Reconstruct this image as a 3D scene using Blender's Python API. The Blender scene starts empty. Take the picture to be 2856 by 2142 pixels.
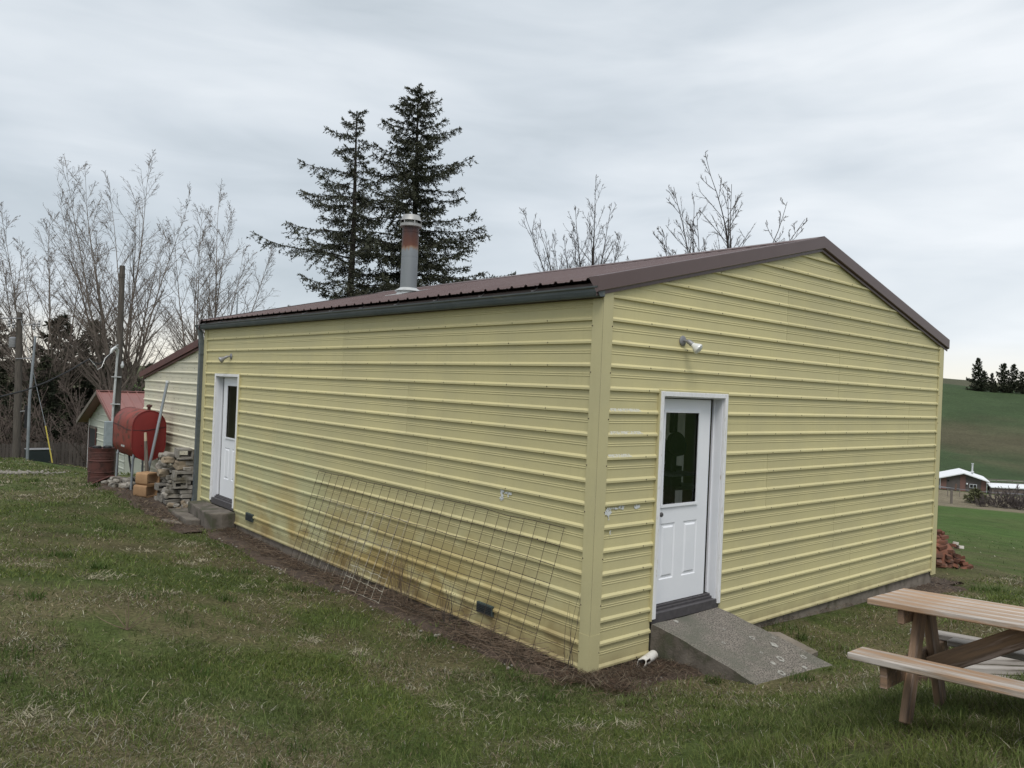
import bpy, bmesh, math, random
import numpy as np
from mathutils import Vector, Matrix
R = math.radians
sc = bpy.context.scene
col = sc.collection
rnd = random.Random(7)

# ------------------------------------------------------------------ camera
CAM = (-5.5947, -5.2029, 2.6922)
yaw, pit, rol = 0.7090076, 0.00464, 0.042513
f = Vector((math.sin(yaw)*math.cos(pit), math.cos(yaw)*math.cos(pit), math.sin(pit)))
r0 = Vector((math.cos(yaw), -math.sin(yaw), 0)); u0 = r0.cross(f)
rt = r0*math.cos(rol)+u0*math.sin(rol); up = -r0*math.sin(rol)+u0*math.cos(rol)
cam = bpy.data.cameras.new("camera"); co = bpy.data.objects.new("camera", cam); col.objects.link(co)
co.matrix_world = Matrix(((rt.x, up.x, -f.x, CAM[0]), (rt.y, up.y, -f.y, CAM[1]), (rt.z, up.z, -f.z, CAM[2]), (0, 0, 0, 1)))
cam.sensor_width = 36; cam.lens = 2173.79/2856*36; cam.clip_end = 9000; cam.clip_start = 0.05
sc.camera = co

# ------------------------------------------------------------------ world: overcast
SUN_EL, SUN_AZ = R(58), R(222)      # azimuth clockwise from +Y
w = bpy.data.worlds.new("World"); sc.world = w; w.use_nodes = True
nt = w.node_tree; N = nt.nodes; L = nt.links; N.clear()
out = N.new("ShaderNodeOutputWorld")
sky = N.new("ShaderNodeTexSky"); sky.sky_type = 'NISHITA'; sky.sun_disc = False
sky.sun_elevation = SUN_EL; sky.sun_rotation = SUN_AZ
bg1 = N.new("ShaderNodeBackground"); bg1.inputs[1].default_value = 0.08; L.new(sky.outputs[0], bg1.inputs[0])
bg2 = N.new("ShaderNodeBackground"); bg2.inputs[1].default_value = 0.81
tc = N.new("ShaderNodeTexCoord")
def mapping(scale, rotz=0, loc=(0, 0, 0)):
    m = N.new("ShaderNodeMapping"); m.inputs['Scale'].default_value = scale
    m.inputs['Rotation'].default_value = (0, 0, rotz); m.inputs['Location'].default_value = loc
    L.new(tc.outputs['Generated'], m.inputs[0]); return m
def wnoise(m, s, det, dist, rough=0.5):
    n = N.new("ShaderNodeTexNoise"); n.inputs['Scale'].default_value = s; n.inputs['Detail'].default_value = det
    n.inputs['Distortion'].default_value = dist; n.inputs['Roughness'].default_value = rough
    L.new(m.outputs[0], n.inputs[0]); return n
n1 = wnoise(mapping((1, 1, 3.6), 0.3, (4.1, 1.7, 2.2)), 1.15, 5, 0.35, 0.5)
n2 = wnoise(mapping((1, 1, 5.0), -0.5, (2.0, 8.0, 0.3)), 3.4, 5, 0.5, 0.5)
mx = N.new("ShaderNodeMath"); mx.operation = 'MULTIPLY_ADD'; mx.inputs[1].default_value = 0.28
L.new(n2.outputs[0], mx.inputs[0]); 
ml = N.new("ShaderNodeMath"); ml.operation = 'MULTIPLY'; ml.inputs[1].default_value = 0.72
L.new(n1.outputs[0], ml.inputs[0]); L.new(ml.outputs[0], mx.inputs[2])
cr = N.new("ShaderNodeValToRGB"); L.new(mx.outputs[0], cr.inputs[0])
e = cr.color_ramp.elements
e[0].position = 0.36; e[0].color = (0.455, 0.51, 0.555, 1)
e[1].position = 0.66; e[1].color = (0.78, 0.812, 0.843, 1)
x = e.new(0.47); x.color = (0.57, 0.622, 0.67, 1)
x = e.new(0.56); x.color = (0.665, 0.71, 0.752, 1)
sep = N.new("ShaderNodeSeparateXYZ"); L.new(tc.outputs['Generated'], sep.inputs[0])
hr = N.new("ShaderNodeValToRGB"); L.new(sep.outputs[2], hr.inputs[0])
h = hr.color_ramp.elements
h[0].position = 0.0; h[0].color = (1, 1, 1, 1); h[1].position = 0.075; h[1].color = (0, 0, 0, 1)
x = h.new(0.028); x.color = (.8, .8, .8, 1)
mixc = N.new("ShaderNodeMix"); mixc.data_type = 'RGBA'
L.new(hr.outputs[0], mixc.inputs[0]); L.new(cr.outputs[0], mixc.inputs[6]); mixc.inputs[7].default_value = (0.86, 0.82, 0.72, 1)
L.new(mixc.outputs[2], bg2.inputs[0])
mixs = N.new("ShaderNodeMixShader"); mixs.inputs[0].default_value = 0.93
L.new(bg1.outputs[0], mixs.inputs[1]); L.new(bg2.outputs[0], mixs.inputs[2]); L.new(mixs.outputs[0], out.inputs[0])

sl = bpy.data.lights.new("sun", 'SUN'); sl.energy = 1.5; sl.angle = R(28); sl.color = (1.0, 0.965, 0.91)
so = bpy.data.objects.new("sun", sl); col.objects.link(so)
sd = Vector((math.sin(SUN_AZ)*math.cos(SUN_EL), math.cos(SUN_AZ)*math.cos(SUN_EL), math.sin(SUN_EL)))
so.rotation_euler = sd.to_track_quat('Z', 'Y').to_euler()
so.location = (0, 0, 30)
sc.view_settings.view_transform = 'Standard'; sc.view_settings.look = 'None'
sc.view_settings.exposure = 0.56; sc.view_settings.gamma = 1; sc.view_settings.use_curve_mapping = False
sc.cycles.max_bounces = 6; sc.cycles.transparent_max_bounces = 12; sc.cycles.use_denoising = True

# ------------------------------------------------------------------ materials
MATS = {}
def mat(name, c1, c2=None, rough=0.7, metal=0.0, scale=8, stretch=(1, 1, 1), coord='Position', bump=0.0, bscale=None,
        contrast=(0.35, 0.65), spec=0.4, c3=None, scale3=2, range3=(0.55, 0.7), attr=None, det=6, objvar=0.0, wave=None):
    if name in MATS: return MATS[name]
    m = bpy.data.materials.new(name); m.use_nodes = True
    nt = m.node_tree; N = nt.nodes; L = nt.links; b = N["Principled BSDF"]
    b.inputs['Roughness'].default_value = rough; b.inputs['Metallic'].default_value = metal
    b.inputs['Specular IOR Level'].default_value = spec
    if coord == 'Position':
        g = N.new("ShaderNodeNewGeometry"); src = g.outputs['Position']
    else:
        g = N.new("ShaderNodeTexCoord"); src = g.outputs['Object']
    mp = N.new("ShaderNodeMapping"); mp.inputs['Scale'].default_value = stretch; L.new(src, mp.inputs[0])
    def noise(s, d=det, mpn=mp):
        n = N.new("ShaderNodeTexNoise"); n.inputs['Scale'].default_value = s; n.inputs['Detail'].default_value = d
        n.inputs['Roughness'].default_value = 0.6; L.new(mpn.outputs[0], n.inputs[0]); return n.outputs[0]
    def ramp(o, a, b_):
        r = N.new("ShaderNodeMapRange"); r.inputs[1].default_value = a; r.inputs[2].default_value = b_; r.clamp = True
        L.new(o, r.inputs[0]); return r.outputs[0]
    def mixcol(fac, a, b_):
        x = N.new("ShaderNodeMix"); x.data_type = 'RGBA'
        L.new(fac, x.inputs[0])
        for i, v in ((6, a), (7, b_)):
            if isinstance(v, tuple): x.inputs[i].default_value = (*v, 1)
            else: L.new(v, x.inputs[i])
        return x.outputs[2]
    if c2 is None: c2 = tuple(v*0.82 for v in c1)
    c = mixcol(ramp(noise(scale), *contrast), c1, c2)
    if c3 is not None:
        c = mixcol(ramp(noise(scale3), *range3), c, c3)
    if objvar:
        oi = N.new("ShaderNodeObjectInfo"); hs = N.new("ShaderNodeHueSaturation")
        mr = N.new("ShaderNodeMapRange"); mr.inputs[3].default_value = 1-objvar; mr.inputs[4].default_value = 1+objvar
        L.new(oi.outputs['Random'], mr.inputs[0]); L.new(mr.outputs[0], hs.inputs['Value']); L.new(c, hs.inputs['Color']); c = hs.outputs[0]
    L.new(c, b.inputs['Base Color'])
    if bump:
        bp = N.new("ShaderNodeBump"); bp.inputs['Strength'].default_value = bump; bp.inputs['Distance'].default_value = 0.01
        L.new(noise(bscale or scale*4), bp.inputs['Height']); L.new(bp.outputs[0], b.inputs['Normal'])
    MATS[name] = m
    return m

def siding_material(name, base, dirt=True):
    """painted steel: chalky mottling, faint vertical grime; algae and rust-brown stain low on the long side wall"""
    m = bpy.data.materials.new(name); m.use_nodes = True
    nt = m.node_tree; N = nt.nodes; L = nt.links; b = N["Principled BSDF"]
    b.inputs['Roughness'].default_value = 0.55; b.inputs['Specular IOR Level'].default_value = 0.35
    g = N.new("ShaderNodeNewGeometry")
    def mp(s):
        q = N.new("ShaderNodeMapping"); q.inputs['Scale'].default_value = s; L.new(g.outputs['Position'], q.inputs[0]); return q.outputs[0]
    def noise(v, s, d=5, dist=0):
        n = N.new("ShaderNodeTexNoise"); n.inputs['Scale'].default_value = s; n.inputs['Detail'].default_value = d
        n.inputs['Distortion'].default_value = dist; L.new(v, n.inputs[0]); return n.outputs[0]
    def rng(o, a, b_, c=0, d=1):
        r = N.new("ShaderNodeMapRange"); r.interpolation_type = 'SMOOTHSTEP'
        for i, v in zip((1, 2, 3, 4), (a, b_, c, d)): r.inputs[i].default_value = v
        L.new(o, r.inputs[0]); return r.outputs[0]
    def mix(fac, a, b_):
        x = N.new("ShaderNodeMix"); x.data_type = 'RGBA'; L.new(fac, x.inputs[0])
        for i, v in ((6, a), (7, b_)):
            if isinstance(v, tuple): x.inputs[i].default_value = (*v, 1)
            else: L.new(v, x.inputs[i])
        return x.outputs[2]
    def mul(a, b_):
        x = N.new("ShaderNodeMath"); x.operation = 'MULTIPLY'
        for i, v in ((0, a), (1, b_)):
            if isinstance(v, (int, float)): x.inputs[i].default_value = v
            else: L.new(v, x.inputs[i])
        return x.outputs[0]
    c = mix(rng(noise(mp((1, 1, 1)), 1.3, 6), 0.35, 0.65), base, tuple(v*k for v, k in zip(base, (0.93, 0.935, 0.97))))
    c = mix(rng(noise(mp((6, 6, 0.5)), 3.0, 4), 0.5, 0.8, 0, 0.35), c, tuple(v*0.86 for v in base))
    c = mix(rng(noise(mp((1, 1, 1)), 60, 3), 0.55, 0.75, 0, 0.25), c, tuple(v*0.8 for v in base))
    oi = N.new("ShaderNodeObjectInfo"); hs = N.new("ShaderNodeHueSaturation")
    L.new(rng(oi.outputs['Random'], 0, 1, 0.955, 1.035), hs.inputs['Value']); L.new(c, hs.inputs['Color']); c = hs.outputs[0]
    if dirt:
        s = N.new("ShaderNodeSeparateXYZ"); L.new(g.outputs['Position'], s.inputs[0])
        left = rng(s.outputs[0], 0.03, 0.0)            # only on the long wall's plane
        low = rng(s.outputs[2], 1.45, 0.05)
        midy = mul(rng(s.outputs[1], 0.5, 2.6, .45, 1), rng(s.outputs[1], 8.9, 6.0, .7, 1))
        blot = rng(noise(mp((1, 0.8, 1.6)), 1.6, 5, .6), 0.32, 0.56)
        c = mix(mul(mul(mul(left, low), midy), mul(blot, 0.85)), c, (0.33, 0.235, 0.075))
        vlow = rng(s.outputs[2], 0.5, 0.0)
        c = mix(mul(mul(mul(left, vlow), rng(noise(mp((1, 1, 1)), 3.2, 5, .4), 0.42, 0.66)), 0.75), c, (0.20, 0.13, 0.05))
        # patch of pale algae high of the stain, rust spots
        alg = mul(mul(left, rng(s.outputs[2], 2.3, 1.0)), mul(rng(s.outputs[1], 4.5, 6.2), rng(noise(mp((1, 1, 1)), 1.1, 3), 0.35, .6, 0, .6)))
        c = mix(alg, c, (0.44, 0.45, 0.265))
        sp = mul(mul(left, rng(s.outputs[2], 0.42, 0.18)), rng(noise(mp((14, 14, 5)), 2.4, 2), 0.66, 0.7))
        c = mix(sp, c, (0.16, 0.11, 0.05))
        # general dust at the bottom of every wall
        c = mix(mul(rng(s.outputs[2], 0.16, -0.02), rng(noise(mp((1, 1, 1)), 4, 4), .3, .7, .2, .6)), c, (0.27, 0.22, 0.12))
    L.new(c, b.inputs['Base Color'])
    bp = N.new("ShaderNodeBump"); bp.inputs['Strength'].default_value = 0.25; bp.inputs['Distance'].default_value = 0.02
    L.new(noise(mp((1, 1, 1)), 2.2, 3), bp.inputs['Height']); L.new(bp.outputs[0], b.inputs['Normal'])
    MATS[name] = m; return m

YEL = siding_material('yellow_siding', (0.545, 0.490, 0.262))
TRIM = siding_material('yellow_trim', (0.525, 0.475, 0.262), False)
CREAM = siding_material('cream_siding', (0.63, 0.60, 0.46), False)
PALE = siding_material('pale_siding', (0.50, 0.52, 0.44), False)
BROWN = mat('brown_roof_paint', (0.105, 0.066, 0.062), (0.125, 0.083, 0.078), rough=0.42, scale=1.5, spec=0.5)
BROWN_D = mat('brown_fascia_paint', (0.095, 0.060, 0.057), (0.108, 0.07, 0.067), rough=0.4, scale=1.5, spec=0.5)
GUT = mat('gutter_paint', (0.075, 0.092, 0.10), (0.105, 0.12, 0.125), rough=0.5, scale=3, stretch=(4, 1, 4), c3=(0.16, 0.155, 0.13), scale3=5, range3=(.6, .72))
CONC = mat('concrete', (0.25, 0.215, 0.18), (0.16, 0.135, 0.11), rough=0.95, scale=3, bump=0.6, bscale=60, c3=(0.10, 0.09, 0.06), scale3=5, range3=(.5, .68))
CONC_D = mat('step_concrete', (0.17, 0.15, 0.125), (0.075, 0.062, 0.053), rough=0.97, scale=3, bump=0.9, bscale=50, c3=(0.07, 0.075, 0.045), scale3=3, range3=(.52, .68))
AGG = mat('exposed_aggregate', (0.27, 0.24, 0.205), (0.08, 0.072, 0.064), rough=0.95, scale=75, det=3, contrast=(.4, .6), bump=1.0, bscale=90, c3=(0.12, 0.12, 0.095), scale3=2.2, range3=(.46, .72))
WHITE = mat('white_door_paint', (0.78, 0.79, 0.82), (0.74, 0.755, 0.79), rough=0.45, scale=2, spec=0.4)
WTRIM = mat('weathered_white_trim', (0.76, 0.76, 0.77), (0.70, 0.70, 0.70), rough=0.7, scale=5, stretch=(6, 6, 1), c3=(0.42, 0.36, 0.30), scale3=9, range3=(.60, .70), bump=0.2)
DARK = mat('dark_weatherstrip', (0.02, 0.02, 0.022), rough=0.7)
THR = mat('bronze_threshold', (0.055, 0.05, 0.055), (0.08, 0.075, 0.078), rough=0.5, scale=20)
SCREW = mat('screw_metal', (0.12, 0.10, 0.07), (0.05, 0.04, 0.03), rough=0.6, metal=0.3, scale=30)
GALV = mat('galvanised_pipe', (0.30, 0.325, 0.345), (0.22, 0.24, 0.26), rough=0.45, metal=0.35, scale=4, stretch=(1, 1, .4))
GALV_L = mat('bright_galvanised', (0.60, 0.61, 0.61), (0.45, 0.46, 0.46), rough=0.4, metal=0.3, scale=6)
GREYM = mat('grey_cast_metal', (0.30, 0.30, 0.31), (0.22, 0.22, 0.23), rough=0.5, metal=0.3, scale=12)
BULB = mat('bulb_glass', (0.80, 0.81, 0.80), rough=0.2, spec=0.6)
BLACK = mat('black_rubber', (0.015, 0.015, 0.016), rough=0.6)
RED = mat('red_tank_paint', (0.235, 0.042, 0.026), (0.175, 0.032, 0.022), rough=0.6, scale=2.5, c3=(0.07, 0.028, 0.016), scale3=4.5, range3=(.53, .60), bump=.2)
RED_END = mat('red_tank_end_paint', (0.19, 0.018, 0.016), (0.155, 0.016, 0.014), rough=0.55, scale=2.5, c3=(0.06, 0.012, 0.01), scale3=8, range3=(.68, .72))
DRUM = mat('rusty_drum', (0.10, 0.035, 0.028), (0.065, 0.027, 0.022), rough=0.75, scale=5, c3=(0.035, 0.015, 0.012), scale3=7, range3=(.5, .65))
PINKR = mat('faded_red_roof', (0.25, 0.115, 0.10), (0.21, 0.10, 0.088), rough=0.5, scale=1.2)
MAROON = mat('maroon_board', (0.115, 0.04, 0.033), (0.085, 0.032, 0.028), rough=0.55, scale=3)
GREYWOOD = mat('grey_weathered_wood', (0.20, 0.175, 0.15), (0.11, 0.095, 0.08), rough=0.9, scale=4, stretch=(6, 6, .6), bump=.4)
POLE = mat('pole_wood', (0.115, 0.10, 0.085), (0.06, 0.052, 0.045), rough=0.95, scale=5, stretch=(8, 8, .5), bump=.5)
BLOCK = mat('concrete_block_grey', (0.30, 0.28, 0.25), (0.22, 0.20, 0.17), rough=0.97, scale=6, bump=.6, bscale=50, c3=(0.12, 0.105, 0.075), scale3=3, range3=(.52, .66), objvar=.28)
TILE = mat('clay_flue_tile', (0.36, 0.22, 0.115), (0.28, 0.165, 0.085), rough=0.8, scale=6, objvar=.12)
BRICK = mat('red_brick', (0.205, 0.082, 0.05), (0.12, 0.06, 0.042), rough=0.95, scale=9, objvar=.35, c3=(0.13, 0.10, 0.08), scale3=3, range3=(.5, .68), bump=.4)
BRICKW = mat('whitewashed_brick', (0.62, 0.59, 0.54), (0.40, 0.36, 0.32), rough=0.95, scale=9)
WOOD = mat('weathered_cedar', (0.37, 0.24, 0.15), (0.27, 0.215, 0.165), rough=0.85, scale=2.4, stretch=(.7, 9, 9), coord='Object', bump=.35, bscale=9, c3=(0.47, 0.42, 0.375), scale3=2.2, range3=(.44, .58), contrast=(.44, .56), objvar=.12)
WOOD_S = mat('brown_cedar', (0.26, 0.165, 0.10), (0.155, 0.105, 0.072), rough=0.85, scale=2.4, stretch=(.7, 9, 9), coord='Object', bump=.4, bscale=9, c3=(0.36, 0.27, 0.22), scale3=3, range3=(.56, .68), contrast=(.4, .6))
WOOD_G = mat('silvered_plank', (0.40, 0.37, 0.34), (0.24, 0.21, 0.185), rough=0.9, scale=3, stretch=(.6, 9, 9), coord='Object', bump=.4, c3=(0.10, 0.085, 0.07), scale3=3, range3=(.56, .66))
DBROWN = mat('dark_brown_block', (0.11, 0.065, 0.045), (0.07, 0.045, 0.035), rough=.9, scale=9)
PVC = mat('white_plastic_pipe', (0.72, 0.70, 0.66), (0.60, 0.56, 0.50), rough=0.5, scale=9, c3=(0.25, 0.2, 0.14), scale3=6, range3=(.56, .66))
WIRE = mat('rusty_wire', (0.065, 0.05, 0.035), (0.04, 0.03, 0.022), rough=0.7, metal=.3, scale=6)
WIREW = mat('whitened_wire', (0.48, 0.46, 0.38), (0.3, 0.26, 0.19), rough=0.7, scale=5)
PAINTW = mat('white_spray_paint', (0.74, 0.75, 0.76), rough=0.6)
LICHEN = mat('pale_lichen', (0.40, 0.39, 0.35), (0.22, 0.21, 0.19), rough=1, scale=40)
SOIL = mat('bare_soil', (0.085, 0.06, 0.043), (0.045, 0.032, 0.025), rough=1, scale=9, bump=1.0, bscale=40, c3=(0.15, 0.11, 0.08), scale3=22, range3=(.55, .72))
STICK = mat('dry_stems', (0.21, 0.155, 0.11), (0.10, 0.07, 0.05), rough=.95, scale=5)
BARK = mat('fir_bark', (0.055, 0.045, 0.038), (0.03, 0.025, 0.022), rough=1, scale=6)
NEEDLE = mat('fir_needles', (0.040, 0.045, 0.028), (0.066, 0.068, 0.043), rough=.8, scale=1.6, contrast=(.35, .7), spec=.2)
NEEDLE2 = mat('pale_fir_needles', (0.085, 0.088, 0.062), (0.042, 0.048, 0.032), rough=.8, scale=1.6, spec=.2)
NEEDLE3 = mat('spruce_needles', (0.026, 0.034, 0.022), (0.05, 0.055, 0.032), rough=.9, scale=.9, spec=.15)
TWIG = mat('bare_bark', (0.215, 0.178, 0.15), (0.14, 0.115, 0.098), rough=.95, scale=3)
TWIG_R = mat('reddish_twigs', (0.135, 0.105, 0.09), (0.09, 0.07, 0.06), rough=.95, scale=3)
TWIG_D = mat('dark_twigs', (0.06, 0.05, 0.047), (0.04, 0.033, 0.03), rough=.95, scale=3)
WOODF = mat('old_fence_board', (0.10, 0.085, 0.075), (0.055, 0.047, 0.042), rough=.95, scale=3, stretch=(6, 6, .6), objvar=.2)
ROADM = mat('grey_road', (0.125, 0.13, 0.14), (0.10, 0.105, 0.115), rough=.9, scale=.6)
FWALL = mat('farm_grey_wall', (0.115, 0.095, 0.09), (0.095, 0.08, 0.078), rough=.8, scale=.8)
FWALLR = mat('farm_red_panel', (0.20, 0.105, 0.09), (0.17, 0.095, 0.082), rough=.8, scale=.8)
FROOF = mat('white_metal_roof', (0.82, 0.83, 0.85), rough=.5)

def glass_mat(name, fac, tint):
    m = bpy.data.materials.new(name); m.use_nodes = True; nt = m.node_tree; N = nt.nodes; L = nt.links
    N.clear(); o = N.new("ShaderNodeOutputMaterial"); t = N.new("ShaderNodeBsdfTransparent"); t.inputs[0].default_value = (*tint, 1)
    g = N.new("ShaderNodeBsdfGlossy"); g.inputs['Roughness'].default_value = 0.02; g.inputs[0].default_value = (.9, .95, .95, 1)
    x = N.new("ShaderNodeMixShader"); x.inputs[0].default_value = fac
    L.new(t.outputs[0], x.inputs[1]); L.new(g.outputs[0], x.inputs[2]); L.new(x.outputs[0], o.inputs[0]); return m
GLASS = glass_mat('window_glass', 0.07, (.94, .95, .94))

# ------------------------------------------------------------------ mesh helpers
class MB:
    def __init__(s): s.v = []; s.f = []
    def add(s, v, fc):
        n = len(s.v); s.v += [tuple(p) for p in v]; s.f += [tuple(i+n for i in q) for q in fc]; return s
    def box(s, a, b, M=None, jit=0.0, rr=None):
        x0, y0, z0 = a; x1, y1, z1 = b
        v = [Vector(p) for p in ((x0, y0, z0), (x1, y0, z0), (x1, y1, z0), (x0, y1, z0), (x0, y0, z1), (x1, y0, z1), (x1, y1, z1), (x0, y1, z1))]
        if jit:
            rr = rr or rnd
            v = [p+Vector((rr.uniform(-jit, jit), rr.uniform(-jit, jit), rr.uniform(-jit, jit))) for p in v]
        if M is not None: v = [M @ p for p in v]
        return s.add(v, [(0, 3, 2, 1), (4, 5, 6, 7), (0, 1, 5, 4), (1, 2, 6, 5), (2, 3, 7, 6), (3, 0, 4, 7)])
    def tube(s, pts, rad, n=6, caps=True):
        pts = [Vector(p) for p in pts]
        if not hasattr(rad, '__len__'): rad = [rad]*len(pts)
        base = len(s.v); prev = None
        for i, p in enumerate(pts):
            d = (pts[min(i+1, len(pts)-1)]-pts[max(i-1, 0)])
            if d.length < 1e-9: d = Vector((0, 0, 1))
            d.normalize()
            a = prev if prev is not None else (Vector((0, 0, 1)) if abs(d.z) < .9 else Vector((1, 0, 0)))
            a = (a-d*a.dot(d)); a.normalize(); prev = a
            b = d.cross(a)
            for k in range(n):
                t = 2*math.pi*k/n
                s.v.append(tuple(p+(a*math.cos(t)+b*math.sin(t))*rad[i]))
        for i in range(len(pts)-1):
            for k in range(n):
                k2 = (k+1) % n
                s.f.append((base+i*n+k, base+i*n+k2, base+(i+1)*n+k2, base+(i+1)*n+k))
        if caps:
            s.f.append(tuple(base+k for k in reversed(range(n)))); s.f.append(tuple(base+(len(pts)-1)*n+k for k in range(n)))
        return s
    def lathe(s, prof, c=(0, 0, 0), n=24, M=None):
        base = len(s.v); c = Vector(c)
        for r, z in prof:
            for k in range(n):
                t = 2*math.pi*k/n; p = Vector((r*math.cos(t), r*math.sin(t), z))
                if M is not None: p = M @ p
                s.v.append(tuple(p+c))
        for i in range(len(prof)-1):
            for k in range(n):
                k2 = (k+1) % n
                s.f.append((base+i*n+k, base+i*n+k2, base+(i+1)*n+k2, base+(i+1)*n+k))
        s.f.append(tuple(base+k for k in reversed(range(n)))); s.f.append(tuple(base+(len(prof)-1)*n+k for k in range(n)))
        return s
    def build(s, name, m, parent=None, world=True, bevel=0, smooth=False, solid=0):
        v = s.v
        if parent is not None and world:
            P = ROOT.get(parent.name, Vector((0, 0, 0)))
            v = [(a-P.x, b-P.y, c-P.z) for a, b, c in v]
        me = bpy.data.meshes.new(name); me.from_pydata(v, [], s.f)
        if bevel:
            bm = bmesh.new(); bm.from_mesh(me)
            bmesh.ops.bevel(bm, geom=bm.edges[:], offset=bevel, segments=1, affect='EDGES', clamp_overlap=True)
            bm.to_mesh(me); bm.free()
        if smooth: me.polygons.foreach_set('use_smooth', [True]*len(me.polygons))
        if smooth == 'auto':
            me.set_sharp_from_angle(angle=R(40))
        me.materials.append(m)
        o = bpy.data.objects.new(name, me); col.objects.link(o)
        if parent is not None:
            o.parent = parent; ROOT[o.name] = ROOT.get(parent.name, Vector((0, 0, 0)))
        return o
ROOT = {}
def tag(o, label=None, cat=None, group=None, kind=None):
    for k, v in (('label', label), ('category', cat), ('group', group), ('kind', kind)):
        if v: o[k] = v
    return o
def thing(name, loc, label, cat, group=None, rot=None):
    o = bpy.data.objects.new(name, None); col.objects.link(o); o.location = loc; o.empty_display_size = .1
    if rot: o.rotation_euler = rot
    ROOT[o.name] = Vector(loc)
    return tag(o, label, cat, group)
def copy_tree(o, parent=None):
    c = o.copy(); col.objects.link(c); c.parent = parent
    for ch in list(o.children): copy_tree(ch, c)
    return c
def Rz(a): return Matrix.Rotation(a, 4, 'Z')
def TR(loc, rx=0, ry=0, rz=0):
    return Matrix.Translation(loc) @ Matrix.Rotation(rz, 4, 'Z') @ Matrix.Rotation(ry, 4, 'Y') @ Matrix.Rotation(rx, 4, 'X')

# ------------------------------------------------------------------ terrain height (smooth fit through surveyed points)
GP = np.array([
(-5.6,-5.2,1.0),(-3,-6,1.0),(-8,-4,1.0),(-2,-5,.98),(1,-5,.9),(4,-5,.75),(-9,-9,1.3),(2,-9,1.3),
(-.3,-3.1,.64),(1.6,-3,.50),(1.17,-1.14,-.06),(2.37,-1.27,-.06),(3.3,-2.2,.10),
(0,0,-.10),(1,0,-.12),(3.2,0,-.13),(5.5,0,-.22),(8.1,0,-.29),(8.1,-.6,-.27),(5.5,-.6,-.15),(8.1,-2,-.05),(5,-2,.12),(5,-3.6,.42),
(-1,-1,.05),(-2,-2,.28),(-4,-2.5,.58),(-6,-1,.7),
(0,4,-.16),(0,6,-.25),(0,9,-.17),(-.5,9.2,-.16),(-.6,9.7,-.17),(-.6,11,-.08),
(-2,4,.08),(-4,4,.38),(-8,4,.6),(-2,9,.0),(-5,10,.22),(-9,12,.3),
(-.8,13,.08),(-.7,12.4,.06),(-.75,15.7,-.05),(-3,15,.02),(-6,18,-.08),
(0.3,19.8,-.35),(1.4,27,-1.02),(-.26,31.09,-.98),(-3,28,-.75),(-8,30,-.8),(2.3,31.5,-1.5),
(0,36,-2.0),(3,45,-3.0),(10,40,-3.6),(14,31,-3.0),(18,30,-3.2),(20,45,-5),(-8,42,-2.6),(-20,60,-5),(0,80,-7),(-10,150,-12),(25,80,-9),
(12,12,-.9),(9,11,-.6),(4,12,-.2),
(9.5,.12,-.36),(11.2,.8,-.45),(12.6,1.4,-.72),(12.9,-2,-.75),(20,4,-1.55),(30,9,-2.5),(40,12,-3.45),(40,-10,-3.6),(55,18,-5.0),(71.6,23.5,-6.6),(77.6,18.4,-6.85),(80,-15,-7.2),
(90,26,-8.0),(96,33,-8.3),(104,26,-8.7),(112,39,-8.8),(121,31,-9.4),(134,47,-11.3),(139,41,-11.7),(150,46,-12.2),(160,20,-12.5),
(200,62,-12.6),(205,45,-12.9),(250,75,-9.5),(300,110,-4.5),(312,70,-5.5),(330,30,-5),(380,130,5.0),(400,90,4.0),(436,142,10.9),(450,130,11),(458,124,10.8),
(444,165,14.4),(480,100,12),(520,150,13.5),(620,200,15),(700,100,10),(900,400,30),(1000,100,0),(1200,500,45),
(-300,1500,0),(300,1600,10),(-1500,1500,0),(-1500,-100,-10),(-200,-50,0),(-60,-60,2),(60,-80,-4),(0,-300,0),(300,-300,-10),(0,-1500,0),(1500,-1500,0),(2200,300,40),(100,300,-14),(150,500,-5),(400,400,10),(-100,400,-14),(0,250,-12),(0,600,-8)])
def warp(x, y):
    dx = np.asarray(x, float)-CAM[0]; dy = np.asarray(y, float)-CAM[1]; r = np.hypot(dx, dy)+1e-9
    k = np.log1p(r/6.0)/r
    return dx*k, dy*k
def _U(d2): return np.where(d2 > 1e-12, d2*np.log(d2+1e-12)*.5, 0.0)
_a, _b = warp(GP[:, 0], GP[:, 1]); _n = len(GP)
_K = _U((_a[:, None]-_a)**2+(_b[:, None]-_b)**2)+np.eye(_n)*0.0004
_Pm = np.stack([np.ones(_n), _a, _b], 1)
_A = np.block([[_K, _Pm], [_Pm.T, np.zeros((3, 3))]])
_w = np.linalg.solve(_A, np.concatenate([GP[:, 2], np.zeros(3)]))
def gz(x, y):
    x = np.asarray(x, float); sh = x.shape; a, b = warp(x.ravel(), np.asarray(y, float).ravel())
    res = np.empty(a.shape)
    for i in range(0, len(a), 20000):
        A = a[i:i+20000]; B = b[i:i+20000]
        res[i:i+20000] = _U((A[:, None]-_a)**2+(B[:, None]-_b)**2) @ _w[:_n]+_w[_n]+_w[_n+1]*A+_w[_n+2]*B
    return res.reshape(sh)
def G(x, y): return float(gz(np.array([x]), np.array([y]))[0])

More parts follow.
